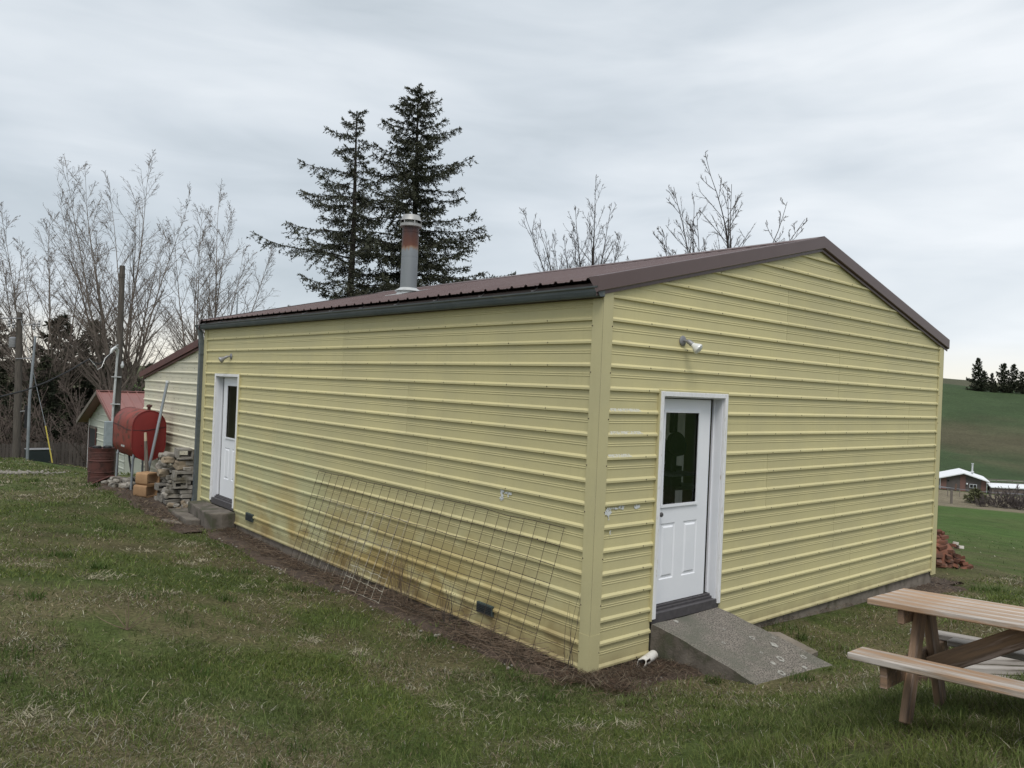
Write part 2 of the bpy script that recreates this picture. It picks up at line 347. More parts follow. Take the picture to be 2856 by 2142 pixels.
def vnoise(x, y, seed=0):
    """value noise in numpy"""
    x = np.asarray(x, float); y = np.asarray(y, float)
    xi = np.floor(x).astype(np.int64); yi = np.floor(y).astype(np.int64); fx = x-xi; fy = y-yi
    fx = fx*fx*(3-2*fx); fy = fy*fy*(3-2*fy)
    def hsh(a, b):
        h = (a*374761393+b*668265263+seed*2147483647) & 0xffffffff
        h = ((h ^ (h >> 13))*1274126177) & 0xffffffff
        return ((h ^ (h >> 16)) & 0xffff)/65535.0
    return (hsh(xi, yi)*(1-fx)+hsh(xi+1, yi)*fx)*(1-fy)+(hsh(xi, yi+1)*(1-fx)+hsh(xi+1, yi+1)*fx)*fy
def fbm(x, y, s, seed=0, o=4):
    t = 0; a = .5; n = 0
    for i in range(o):
        t = t+a*vnoise(x*s, y*s, seed+i*17); n += a; a *= .55; s *= 2.03
    return t/n

# terrain sheet: rings around the yard out to the horizon
def lawn_dry(x, y):
    """0 lush green .. 1 straw / bare"""
    d = fbm(x, y, .8, 3)*.6+fbm(x, y, 3.0, 9)*.4
    near = np.exp(-((x+4)**2+(y+2.5)**2)/30.0)
    return np.clip((d-.47)*5.5+.40+near*.25, 0, 1)
NA = 300; rs = np.concatenate([[0], np.geomspace(.5, 45, 150), np.geomspace(46.5, 6000, 120)])
th = np.linspace(0, 2*np.pi, NA, endpoint=False)
RR, TT = np.meshgrid(rs, th, indexing='ij')
XX = CAM[0]+RR*np.sin(TT); YY = CAM[1]+RR*np.cos(TT)
ZZ = gz(XX, YY)
bump = (fbm(XX, YY, 1.4, 5)-.5)*.07*np.clip(1-RR/60, 0, 1)+(fbm(XX, YY, .05, 8)-.5)*np.clip((RR-20)/100, 0, 1)*1.2
under = (XX > .5) & (XX < 7.75) & (YY > .5) & (YY < 10.4)
wallfade = np.clip(np.maximum(np.maximum(-XX, XX-8.25), np.maximum(-YY, YY-10.97))/1.0, 0, 1)
ZZ = ZZ+bump*wallfade; ZZ[under] -= .35
C = np.zeros(XX.shape+(4,)); C[..., 3] = 1
def lerp(a, b, t): return a*(1-t)[..., None]+np.array(b)*t[..., None]
dry = lawn_dry(XX, YY)
c = lerp(np.ones(XX.shape+(3,))*np.array((.060, .082, .024)), (.120, .098, .056), dry*.75)
far = np.clip((RR-16)/25, 0, 1)
c = lerp(c, (.058, .105, .026), far*.85)
az = np.degrees(TT)
fieldpatch = fbm(XX, YY, .12, 21)
c = lerp(c, (.10, .105, .045), np.clip((fieldpatch-.55)*5, 0, 1)*np.clip((RR-14)/8, 0, 1)*np.clip((70-RR)/20, 0, 1)*.55)
right = (az > 40) & (az < 120)
c = lerp(c, (.17, .145, .10), (np.clip((RR-83)/2, 0, 1)*np.clip((128-RR)/6, 0, 1))*right)
hill = np.clip((RR-150)/30, 0, 1)*right
c = lerp(c, (.046, .070, .031), hill)
hn = fbm(XX, YY, .011, 31, 3)+.25*(fbm(XX, YY, .05, 37)-.5)
c = lerp(c, (.085, .072, .045), hill*np.clip((hn-.50)*6, 0, 1)*np.clip((430-RR)/80, 0, 1)*.8)
c = lerp(c, (.10, .085, .06), np.clip((RR-520)/60, 0, 1)*.6)
woods = np.clip((RR-36)/6, 0, 1)*((az < 14) | (az > 300))
c = lerp(c, (.07, .06, .042), woods*.8)
gravel = np.exp(-(((XX+2.3)/1.3)**2+((YY-19.6)/.8)**2)**2)
c = lerp(c, (.22, .20, .165), gravel*.6)
C[..., :3] = c
nr = len(rs)
idx = np.arange(nr*NA).reshape(nr, NA)
q = np.stack([idx[:-1], np.roll(idx[:-1], -1, 1), np.roll(idx[1:], -1, 1), idx[1:]], -1)[1:].reshape(-1, 4)
# first ring fan
V = np.stack([XX, YY, ZZ], -1).reshape(-1, 3)
me = bpy.data.meshes.new('ground'); fan = [(0, int(idx[1, (k+1) % NA]), int(idx[1, k])) for k in range(NA)]
me.from_pydata(V.tolist(), [], [tuple(a[::-1]) for a in q.tolist()]+[t_ for t_ in fan])
ca = me.color_attributes.new('ground_col', 'FLOAT_COLOR', 'POINT'); ca.data.foreach_set('color', C.reshape(-1))
me.polygons.foreach_set('use_smooth', [True]*len(me.polygons))
gm = bpy.data.materials.new('ground_cover'); gm.use_nodes = True
nt = gm.node_tree; N = nt.nodes; L = nt.links; b = N["Principled BSDF"]; b.inputs['Roughness'].default_value = 1; b.inputs['Specular IOR Level'].default_value = .1
at = N.new("ShaderNodeAttribute"); at.attribute_name = 'ground_col'
ge = N.new("ShaderNodeNewGeometry")
def gn(s, d):
    n = N.new("ShaderNodeTexNoise"); n.inputs['Scale'].default_value = s; n.inputs['Detail'].default_value = d; n.inputs['Roughness'].default_value = .65
    L.new(ge.outputs['Position'], n.inputs[0]); return n.outputs[0]
def grng(o, a, b_, c_, d_):
    r = N.new("ShaderNodeMapRange"); 
    for i, v in zip((1, 2, 3, 4), (a, b_, c_, d_)): r.inputs[i].default_value = v
    L.new(o, r.inputs[0]); return r.outputs[0]
def gmul(c_, v_):
    x = N.new("ShaderNodeMix"); x.data_type = 'RGBA'; x.blend_type = 'MULTIPLY'; x.inputs[0].default_value = 1
    L.new(c_, x.inputs[6]); L.new(v_, x.inputs[7]); return x.outputs[2]
cc = gmul(at.outputs['Color'], grng(gn(26, 5), .3, .7, .45, 1.5))
cc = gmul(cc, grng(gn(1.1, 6), .3, .7, .72, 1.28))
cc = gmul(cc, grng(gn(.05, 6), .3, .7, .78, 1.22))
L.new(cc, b.inputs['Base Color'])
bp = N.new("ShaderNodeBump"); bp.inputs['Strength'].default_value = .8; bp.inputs['Distance'].default_value = .03; L.new(gn(30, 4), bp.inputs['Height']); L.new(bp.outputs[0], b.inputs['Normal'])
me.materials.append(gm)
ground = bpy.data.objects.new('ground', me); col.objects.link(ground); tag(ground, kind='structure')

# ------------------------------------------------------------------ ribbed siding
RIB = 0.2286
def rib_profile(za, zb, h=.022):
    """(z, out) points of horizontally laid ribbed steel between heights za and zb"""
    pts = []
    k = math.floor(za/RIB)-1
    while k*RIB < zb+RIB:
        z0 = k*RIB
        pts += [(z0-.046, 0), (z0-.037, h), (z0-.017, h), (z0+.004, 0)]
        m_ = z0+.114
        pts += [(m_-.022, 0), (m_-.018, .0036), (m_-.012, .0036), (m_-.008, .001), (m_-.0, .001), (m_+.004, .0036), (m_+.010, .0036), (m_+.014, 0)]
        k += 1
    def at(z):
        for (a, p), (b_, q_) in zip(pts, pts[1:]):
            if a <= z <= b_: return p+(q_-p)*((z-a)/(b_-a) if b_ > a else 0)
        return 0
    res = [(za, at(za))]+[p for p in pts if za < p[0] < zb]+[(zb, at(zb))]
    return res
def siding_panel(parent, m, tf, s0, s1, za, zb, lim=None, off=0.0, edge=True, h=.022):
    """one steel sheet. tf(s, out, z) -> world. lim(z)->(smin,smax) clips to the gable line"""
    P = rib_profile(za, zb, h); v = []; fc = []
    rows = []
    for z, o in P:
        a, b_ = s0, s1
        if lim: l0, l1 = lim(z); a = max(a, l0); b_ = min(b_, l1)
        if b_ <= a: a = b_ = (a+b_)/2
        rows.append((a, b_, z, o))
    nseg = 1
    for a, b_, z, o in rows:
        v += [tf(a, o+off, z), tf(b_, o+off, z)]
    n = len(rows)
    for i in range(n-1):
        fc.append((2*i, 2*i+1, 2*i+3, 2*i+2))
    if edge:                                    # sheet edges turned back to the wall
        base = len(v)
        for a, b_, z, o in rows: v += [tf(a, -.004, z), tf(b_, -.004, z)]
        for i in range(n-1):
            fc.append((base+2*i, 2*i, 2*i+2, base+2*i+2)); fc.append((2*i+1, base+2*i+1, base+2*i+3, 2*i+3))
        fc.append((base, base+1, 1, 0)); fc.append((2*(n-1), 2*n-1, base+2*n-1, base+2*(n-1)))
    mb = MB().add(v, fc)
    return mb.build('siding_panel', m, parent)

W_, L_ = 8.25, 10.97
EAVE, APEX = 3.70, 4.70
SL = 0.2455
shop = thing('metal_shop_building', (0, 0, -.1), 'long yellow ribbed steel shop with brown roof, two white doors and a tall flue pipe', 'building')
tfL = lambda s, o, z: (-o, s, z)               # long wall
tfG = lambda s, o, z: (s, -o, z)               # gable wall facing the camera
tfB = lambda s, o, z: (s, L_+o, z)
tfR = lambda s, o, z: (W_+o, s, z)
# gable wall core with door opening, and long wall core
DX0, DX1, DZ0, DZ1 = 0.95, 2.07, .30, 2.70
DY0, DY1 = 9.10, 10.24
wl = MB()
t = .12
def gable_z(x): return EAVE-.03+SL*min(x, W_-x)
wl.add([(0.005, .005, -.04), (DX0, .005, -.04), (DX0, .005, gable_z(DX0)), (.005, .005, gable_z(0)), (.005, t, -.04), (DX0, t, -.04), (DX0, t, gable_z(DX0)), (.005, t, gable_z(0))],
       [(0, 1, 2, 3), (5, 4, 7, 6), (1, 5, 6, 2), (3, 2, 6, 7)])
wl.add([(DX0, .005, DZ1), (DX1, .005, DZ1), (DX1, .005, gable_z(DX1)), (DX0, .005, gable_z(DX0)), (DX0, t, DZ1), (DX1, t, DZ1), (DX1, t, gable_z(DX1)), (DX0, t, gable_z(DX0))],
       [(0, 1, 2, 3), (5, 4, 7, 6), (0, 4, 5, 1), (3, 2, 6, 7)])
wl.box((DX0, .005, -.04), (DX1, t, DZ0))
wl.add([(DX1, .005, -.04), (W_-.005, .005, -.04), (W_-.005, .005, gable_z(0)), (W_/2, .005, gable_z(W_/2)), (DX1, .005, gable_z(DX1)),
        (DX1, t, -.04), (W_-.005, t, -.04), (W_-.005, t, gable_z(0)), (W_/2, t, gable_z(W_/2)), (DX1, t, gable_z(DX1))],
       [(0, 1, 2, 3, 4), (9, 8, 7, 6, 5), (0, 4, 9, 5), (1, 6, 7, 2), (2, 7, 8, 3), (3, 8, 9, 4)])
SEAM_SH = mat('seam_shade_core', (.055, .05, .035), rough=.9)  # wall core coloured dark so the sheet seams look shadowed
wall_g = wl.build('wall', SEAM_SH, shop)
wl = MB()
wl.box((.005, .125, -.04), (t, DY0, EAVE-.03)); wl.box((.005, DY1, -.04), (t, L_-.005, EAVE-.03))
wl.box((.005, DY0+.0005, DZ1), (t, DY1-.0005, EAVE-.03)); wl.box((.005, DY0+.0005, -.04), (t, DY1-.0005, .20))
wall_l = wl.build('wall', SEAM_SH, shop)
wl = MB(); wl.box((W_-t, .125, -.04), (W_-.005, .5, EAVE-.03)); wl.box((W_-t, 3.6, -.04), (W_-.005, L_-.125, EAVE-.03)); wl.box((W_-t, .5, -.04), (W_-.005, 3.6, .65)); wl.box((W_-t, .5, 2.69), (W_-.005, 3.6, EAVE-.03)); wall_r = wl.build('wall', TRIM, shop)  # unseen window opening added here to light the interior
wl = MB()
wl.add([(.125, L_-t, -.04), (W_-.005, L_-t, -.04), (W_-.005, L_-t, gable_z(0)), (W_/2, L_-t, gable_z(W_/2)), (.125, L_-t, gable_z(0)),
        (.125, L_-.005, -.04), (W_-.005, L_-.005, -.04), (W_-.005, L_-.005, gable_z(0)), (W_/2, L_-.005, gable_z(W_/2)), (.125, L_-.005, gable_z(0))],
       [(0, 1, 2, 3, 4), (9, 8, 7, 6, 5), (0, 4, 9, 5), (1, 6, 7, 2), (2, 7, 8, 3), (3, 8, 9, 4)])
wall_b = wl.build('wall', TRIM, shop)
CO = 3*RIB
def gl(z):
    d = max(0, (z-EAVE+.02)/SL)
    return (.02+d, W_-.02-d)
seamG = {0: [5.30], 1: [4.79], 2: [3.05], 3: [7.07], 4: [4.77], 5: [3.38], 6: []}
for k in range(7):
    za = -.046 if k == 0 else k*CO-.046; zb = (k+1)*CO-.046
    zb = min(zb, APEX)
    cuts = sorted([.02]+seamG[k]+[W_-.02])
    for a, b_ in zip(cuts, cuts[1:]):
        a2, b2 = a+.0026, b_-.0026
        segs = [(a2, b2)]
        if za < DZ1-.05 and a2 < DX0 < b2: segs = [(a2, .905), (2.115, b2)]
        for s0, s1 in segs:
            siding_panel(wall_g, YEL, tfG, s0, s1, za, zb-.0005, lim=gl)
seamL = {0: [6.3], 1: [3.39], 2: [7.4, 2.9], 3: [3.39, 8.4], 4: [5.18], 5: [5.18]}
for k in range(6):
    za = k*CO-.046; zb = (k+1)*CO-.046
    if k == 5: zb = EAVE-.02
    cuts = sorted([.02]+seamL[k]+[L_-.02])
    for a, b_ in zip(cuts, cuts[1:]):
        a2, b2 = a+.0026, b_-.0026
        segs = [(a2, b2)]
        if za < DZ1-.05 and b2 > 9.5:
            segs = [(a2, 9.06)] + [(10.28, b2)]
        for s0, s1 in segs:
            siding_panel(wall_l, YEL, tfL, s0, s1, za, zb-.0005)
for k in range(6):
    za = k*CO-.046; zb = min((k+1)*CO-.046, EAVE-.02)
    for s0, s1 in ([(.02, .5), (3.6, L_-.02)] if k in (1, 2, 3) else [(.02, L_-.02)]): siding_panel(wall_r, YEL, tfR, s0, s1, za, zb)  # sheets split round the added, unseen window
    siding_panel(wall_b, YEL, tfB, .13, W_-.02, za, zb)
# screws
sg = MB()
def screw(mb, p, ax):
    d = Vector(ax); p = Vector(p); M = d.to_track_quat('Z', 'Y').to_matrix().to_4x4()
    mb.lathe([(.0075, 0), (.0075, .004), (.004, .008)], p, 6, M)
for k in range(0, 20):
    z = k*RIB-.023; l0, l1 = gl(z)
    j = 0; s = .72+rnd.uniform(-.02, .02)
    while s < l1-.1:
        if s > l0+.05 and not (.86 < s < 2.15 and .2 < z < 2.74): screw(sg, (s+rnd.uniform(-.03, .03), -.019, z+rnd.uniform(-.004, .004)), (0, -1, 0))
        s += .61
screws_g = sg.build('screw', SCREW, wall_g); tag(screws_g, kind='stuff')
sg = MB()
for k in range(1, 16):
    z = k*RIB-.023; s = .75
    while s < 10.8:
        if not (9.0 < s < 10.35 and z < 2.74): screw(sg, (-.019, s+rnd.uniform(-.03, .03), z+rnd.uniform(-.004, .004)), (-1, 0, 0))
        s += .61
screws_l = sg.build('screw', SCREW, wall_l); tag(screws_l, kind='stuff')
# corner trims: folded angle with lower lap piece
def corner_trim(x, y, sx, sy, z0, z1, wd=.125):
    p = [(x-sx*.004, y+sy*(wd), 0), (x-sx*.024, y+sy*(wd-.006), 0), (x-sx*.026, y-sy*.026, 0), (x+sx*(wd-.006), y-sy*.024, 0), (x+sx*wd, y-sy*.004, 0)]
    mb = MB()
    for a, b_, g_ in ((z0+.40, z1, 0), (z0, z0+.402, .0025)):
        v = []
        for zz in (a, b_):
            for i, q_ in enumerate(p):
                v.append((q_[0]-sx*g_*(1 if i in (1, 2) else 0), q_[1]-sy*g_*(1 if i in (2, 3) else 0), zz))
        mb.add(v, [(i, i+1, i+6, i+5) for i in range(4)]+[(0, 1, 2, 3, 4), (9, 8, 7, 6, 5)])
    o = mb.build('corner_trim', TRIM, shop)
    c = MB()
    c.box((x-sx*.0262-.0006, y-sy*.0262-.0006, z0+.40), (x-sx*.0262+.0006, y-sy*.0262+.0006, z1))
    k = 0
    for zz in np.arange(z0+.22, z1, 2*RIB):
        screw(c, (x-sx*.022, y+sy*(wd-.012), zz), (-sx, 0, 0)); screw(c, (x+sx*(wd-.012), y-sy*.022, zz), (0, -sy, 0))
    c.build('screw', SCREW, o)
corner_trim(0, 0, 1, 1, -.085, EAVE-.02)
corner_trim(W_, 0, -1, 1, -.10, EAVE-.02)
corner_trim(0, L_, 1, -1, -.085, EAVE-.02)
# foundation: three pours with an uneven face, set back from the steel
fb = MB()
for a, b_ in ((0.03, 3.6), (3.603, 6.1), (6.103, 8.2)): fb.box((a, .014, -.75), (b_, .10, -.048), jit=.003)
for a, b_ in ((0.12, 4.2), (4.203, 7.6), (7.603, 10.9)): fb.box((.014, a, -.75), (.10, b_, -.048), jit=.003)
fb.box((W_-.10, .12, -.95), (W_-.014, 10.9, -.048))
fb.build('foundation', CONC, shop)

# roof: deck with corrugated sheets, ridge cap, rake trim, gutter
def rz(x): return 3.775+SL*(min(x, W_-x)+.10)
RIDGE = rz(W_/2)
dk = MB()
dk.add([(-.06, -.02, rz(-.06)-.03), (W_/2, -.02, RIDGE-.03), (W_+.06, -.02, rz(W_+.06)-.03), (-.06, L_+.02, rz(-.06)-.03), (W_/2, L_+.02, RIDGE-.03), (W_+.06, L_+.02, rz(W_+.06)-.03)],
       [(0, 1, 4, 3), (1, 2, 5, 4)])
dk.box((-.03, .0, EAVE-.10), (-.006, L_, rz(-.03)-.036))           # eave board behind the gutter
roof = dk.build('roof', BROWN, shop)
def roof_sheet(y0, y1, side):
    prof = []; y = y0
    while y < y1-.01:
        prof += [(y, 0), (y+.070, 0), (y+.086, .021), (y+.112, .021), (y+.128, 0), (y+.165, 0), (y+.170, .004), (y+.185, .004), (y+.190, 0)]
        y += RIB
    prof.append((y1-.002, 0))
    v = []
    x0, x1 = (-.13, W_/2) if side < 0 else (W_+.13, W_/2)
    for yy, o in prof:
        zz0 = rz(x0)+o+.003; zz1 = RIDGE+o+.003
        v += [(x0, yy, zz0), (x1, yy, zz1)]
    n = len(prof)
    fc = [(2*i, 2*i+1, 2*i+3, 2*i+2) for i in range(n-1)]
    if side < 0: # visible cut edge thickness at the eave
        base = len(v)
        for yy, o in prof: v.append((x0+.004, yy, rz(x0)+o-.002))
        fc += [(2*i, 2*i+2, base+i+1, base+i) for i in range(n-1)]
    MB().add(v, fc).build('roof_panel', BROWN, roof)
for i in range(12):
    roof_sheet(i*.9144, min((i+1)*.9144, L_+.05), -1)
for i in range(12):
    roof_sheet(i*.9144, min((i+1)*.9144, L_+.05), 1)
rc = MB()
for a in (0,):
    v = []
    for yy in (-.05, L_+.05):
        v += [(W_/2-.20, yy, RIDGE-.049+.027), (W_/2-.19, yy, RIDGE-.046+.038), (W_/2, yy, RIDGE+.045), (W_/2+.19, yy, RIDGE-.046+.038), (W_/2+.20, yy, RIDGE-.049+.027)]
    rc.add(v, [(i, i+1, i+6, i+5) for i in range(4)])
rc.build('ridge_cap', BROWN, shop)
def rake(side, y, mat_, far=False):
    X0 = -.145 if side < 0 else W_+.145
    s = 1 if not far else -1
    mb = MB(); xs = [X0, W_/2]
    def zt(x): return rz(x)+.030
    prof = [(y+s*.14, .0, .003), (y-s*.0, .0, .006), (y-s*.002, 0, -.004), (y-s*.002, 0, -.140), (y+s*.012, 0, -.150), (y+s*.028, 0, -.150), (y+s*.028, 0, -.185), (y+s*.04, 0, -.187)]
    v = []
    for x_ in xs:
        for yy, _, dz in prof: v.append((x_, yy, zt(x_)+dz))
    n = len(prof)
    mb.add(v, [(i, i+1, n+i+1, n+i) for i in range(n-1)])
    mb.add([v[0], v[1], v[2], v[3], v[4], v[5]], [(0, 1, 2, 3, 4, 5)])
    return mb.build('rake_trim', mat_, shop)
rake(-1, -.062, BROWN_D); rake(1, -.062, BROWN_D); rake(-1, L_+.062, BROWN_D, True); rake(1, L_+.062, BROWN_D, True)
jt = MB()
for x in (3.05,): pass
# gutter: K profile in lengths with connector sleeves, end caps
def gutter_len(y0, y1, g=0.0):
    pr = [(-.035, 3.705), (-.035, 3.612), (-.040, 3.608), (-.105-g, 3.606-g), (-.118-g, 3.625), (-.130-g, 3.655), (-.133-g, 3.678), (-.150-g, 3.690), (-.152-g, 3.704+g), (-.140, 3.706+g), (-.138, 3.695), (-.128, 3.680), (-.10, 3.625), (-.045, 3.618)]
    v = []
    for yy in (y0, y1):
        for a, b_ in pr: v.append((a, yy, b_))
    n = len(pr)
    return MB().add(v, [(i, i+1, n+i+1, n+i) for i in range(n-1)])
gt = gutter_len(-.045, 11.22).build('gutter', GUT, shop)
for yy in (.50, 2.35, 4.1, 6.6, 9.1): gutter_len(yy, yy+.045, .003).build('connector_sleeve', GUT, gt)
for yy in (-.047, 11.222):
    MB().add([(-.035, yy, 3.705), (-.035, yy, 3.612), (-.105, yy, 3.604), (-.118, yy, 3.623), (-.132, yy, 3.655), (-.152, yy, 3.69), (-.152, yy, 3.706)], [(0, 1, 2, 3, 4, 5, 6)]).build('end_cap', GUT, gt)
for yy in np.arange(.9, 11, .9): MB().tube([(-.06, yy, rz(-.06)-.02), (-.10, yy, 3.72), (-.145, yy, 3.712)], .006, 5).build('hanger', GREYM, gt)
dp = MB()
v = []
for (cx, cy, cz) in ((-.09, 11.08, 3.60), (-.07, 11.06, 3.45), (-.055, 11.045, 3.2), (-.055, 11.045, .2), (-.10, 11.045, .02)):
    v += [(cx-.04, cy-.05, cz), (cx+.04, cy-.05, cz), (cx+.04, cy+.05, cz), (cx-.04, cy+.05, cz)]
dp.add(v, [(4*i+k, 4*i+(k+1) % 4, 4*i+4+(k+1) % 4, 4*i+4+k) for i in range(4) for k in range(4)]+[(3, 2, 1, 0), (16, 17, 18, 19)])
dp.box((-.10, 10.985, 1.75), (-.005, 11.10, 1.78)); dp.box((-.10, 10.985, 3.1), (-.005, 11.10, 3.13))
dp.build('downspout', GUT, shop)

# ---- flue pipe
cx_, cy_ = 1.85, 6.37
zb = rz(cx_)
cm = bpy.data.materials.new('galvanised_flue'); cm.use_nodes = True
nt = cm.node_tree; N = nt.nodes; L = nt.links; b = N["Principled BSDF"]; b.inputs['Roughness'].default_value = .5; b.inputs['Metallic'].default_value = .35
ge = N.new("ShaderNodeNewGeometry"); sp = N.new("ShaderNodeSeparateXYZ"); L.new(ge.outputs['Position'], sp.inputs[0])
nz = N.new("ShaderNodeTexNoise"); nz.inputs['Scale'].default_value = 4.5; nz.inputs['Detail'].default_value = 3
mp = N.new("ShaderNodeMapping"); mp.inputs['Scale'].default_value = (1, 1, .25); L.new(ge.outputs['Position'], mp.inputs[0]); L.new(mp.outputs[0], nz.inputs[0])
ad = N.new("ShaderNodeMath"); ad.operation = 'MULTIPLY_ADD'; ad.inputs[1].default_value = .9; L.new(nz.outputs[0], ad.inputs[0]); L.new(sp.outputs[2], ad.inputs[2])
mr = N.new("ShaderNodeMapRange"); mr.inputs[1].default_value = zb+.15; mr.inputs[2].default_value = zb+1.70; L.new(ad.outputs[0], mr.inputs[0])
rp = N.new("ShaderNodeValToRGB"); L.new(mr.outputs[0], rp.inputs[0])
el = rp.color_ramp.elements; el[0].position = 0; el[0].color = (.20, .215, .225, 1); el[1].position = 1; el[1].color = (.045, .028, .028, 1)
for p_, c_ in ((.62, (.235, .255, .27, 1)), (.66, (.27, .17, .11, 1)), (.69, (.14, .055, .035, 1)), (.80, (.095, .040, .03, 1)), (.90, (.06, .035, .035, 1))):
    q_ = el.new(p_); q_.color = c_
L.new(rp.outputs[0], b.inputs['Base Color'])
fl = MB().lathe([(.145, -.12), (.145, 1.15)], (cx_, cy_, zb), 28).build('flue_pipe', cm, shop, smooth='auto')
MB().lathe([(.147, 0), (.147, .012)], (cx_, cy_, zb+.64), 28).build('pipe_joint', cm, fl, smooth='auto')
MB().lathe([(.149, 0), (.149, .03)], (cx_, cy_, zb+1.07), 28).build('pipe_joint', cm, fl, smooth='auto')
MB().lathe([(.15, .10), (.155, .095), (.235, .045), (.235, .038), (.15, .06)], (cx_, cy_, zb), 28).build('storm_collar', GALV_L, fl, smooth='auto')
MB().lathe([(.215, -.04), (.205, .0), (.185, .03), (.18, .075)], (cx_, cy_, zb+.0), 24).add([(cx_-.30, cy_-.27, rz(cx_-.30)+.03), (cx_+.30, cy_-.27, rz(cx_+.30)+.03), (cx_+.30, cy_+.27, rz(cx_+.30)+.03), (cx_-.30, cy_+.27, rz(cx_-.30)+.03), (cx_-.30, cy_-.27, rz(cx_-.30)+.005), (cx_-.30, cy_+.27, rz(cx_-.30)+.005)], [(0, 1, 2, 3), (4, 0, 3, 5)]).build('roof_flashing', GALV_L, fl, smooth='auto')
cp = MB().lathe([(.16, 1.425), (.19, 1.44), (.192, 1.485), (.186, 1.485), (.186, 1.445), (.12, 1.44)], (cx_, cy_, zb-.27), 28)
cp.lathe([(.185, 1.54), (.18, 1.555), (.145, 1.64), (.05, 1.655), (.0, 1.657), (.0, 1.645), (.13, 1.63), (.175, 1.54)], (cx_, cy_, zb-.27), 28)
for k in range(6):
    a = k*math.pi/3+.3; cp.box((-.008, -.004, 1.47), (.008, .004, 1.56), Matrix.Translation((cx_+.178*math.cos(a), cy_+.178*math.sin(a), zb-.27)) @ Rz(a+1.57))
cp.lathe([(.12, 1.44), (.12, 1.60)], (cx_, cy_, zb-.27), 20)
cp.build('flue_cap', mat('dull_cap_metal', (.42, .42, .41), (.30, .30, .30), rough=.5, metal=.2, scale=8), fl, smooth='auto')

# ---- doors
def recess_panel(mb, tf, s0, s1, z0, z1, o0):
    """raised-and-fielded panel: groove then raised field"""
    lv = [(0, 0.0), (.012, -.009), (.030, -.009), (.048, .003)]
    rings = []
    for d, o in lv:
        base = len(mb.v)
        mb.v += [tf(s0+d, o0+o, z0+d), tf(s1-d, o0+o, z0+d), tf(s1-d, o0+o, z1-d), tf(s0+d, o0+o, z1-d)]; rings.append(base)
    for a, b_ in zip(rings, rings[1:]):
        for k in range(4): mb.f.append((a+k, a+(k+1) % 4, b_+(k+1) % 4, b_+k))
    mb.f.append(tuple(rings[-1]+k for k in range(4)))
def slab_with_holes(tf, s0, s1, z0, z1, o0, holes):
    """flat door face with rectangular holes cut (grid fill), plus edges"""
    mb = MB(); xs = sorted({s0, s1} | {h[0] for h in holes} | {h[1] for h in holes}); zs = sorted({z0, z1} | {h[2] for h in holes} | {h[3] for h in holes})
    for a, b_ in zip(xs, xs[1:]):
        for c_, d in zip(zs, zs[1:]):
            mx_, mz = (a+b_)/2, (c_+d)/2
            if any(h[0] < mx_ < h[1] and h[2] < mz < h[3] for h in holes): continue
            mb.add([tf(a, o0, c_), tf(b_, o0, c_), tf(b_, o0, d), tf(a, o0, d)], [(0, 1, 2, 3)])
    for (a, c_, b_, d) in ((s0, z0, s1, z0), (s1, z0, s1, z1), (s1, z1, s0, z1), (s0, z1, s0, z0)):
        mb.add([tf(a, o0, c_), tf(b_, o0, d), tf(b_, o0-.044, d), tf(a, o0-.044, c_)], [(0, 1, 2, 3)])
    return mb
def tbox(mb, tf, s0, s1, o0, o1, z0, z1):
    a = tf(s0, o0, z0); b_ = tf(s1, o1, z1)
    return mb.box(tuple(min(p, q_) for p, q_ in zip(a, b_)), tuple(max(p, q_) for p, q_ in zip(a, b_)))
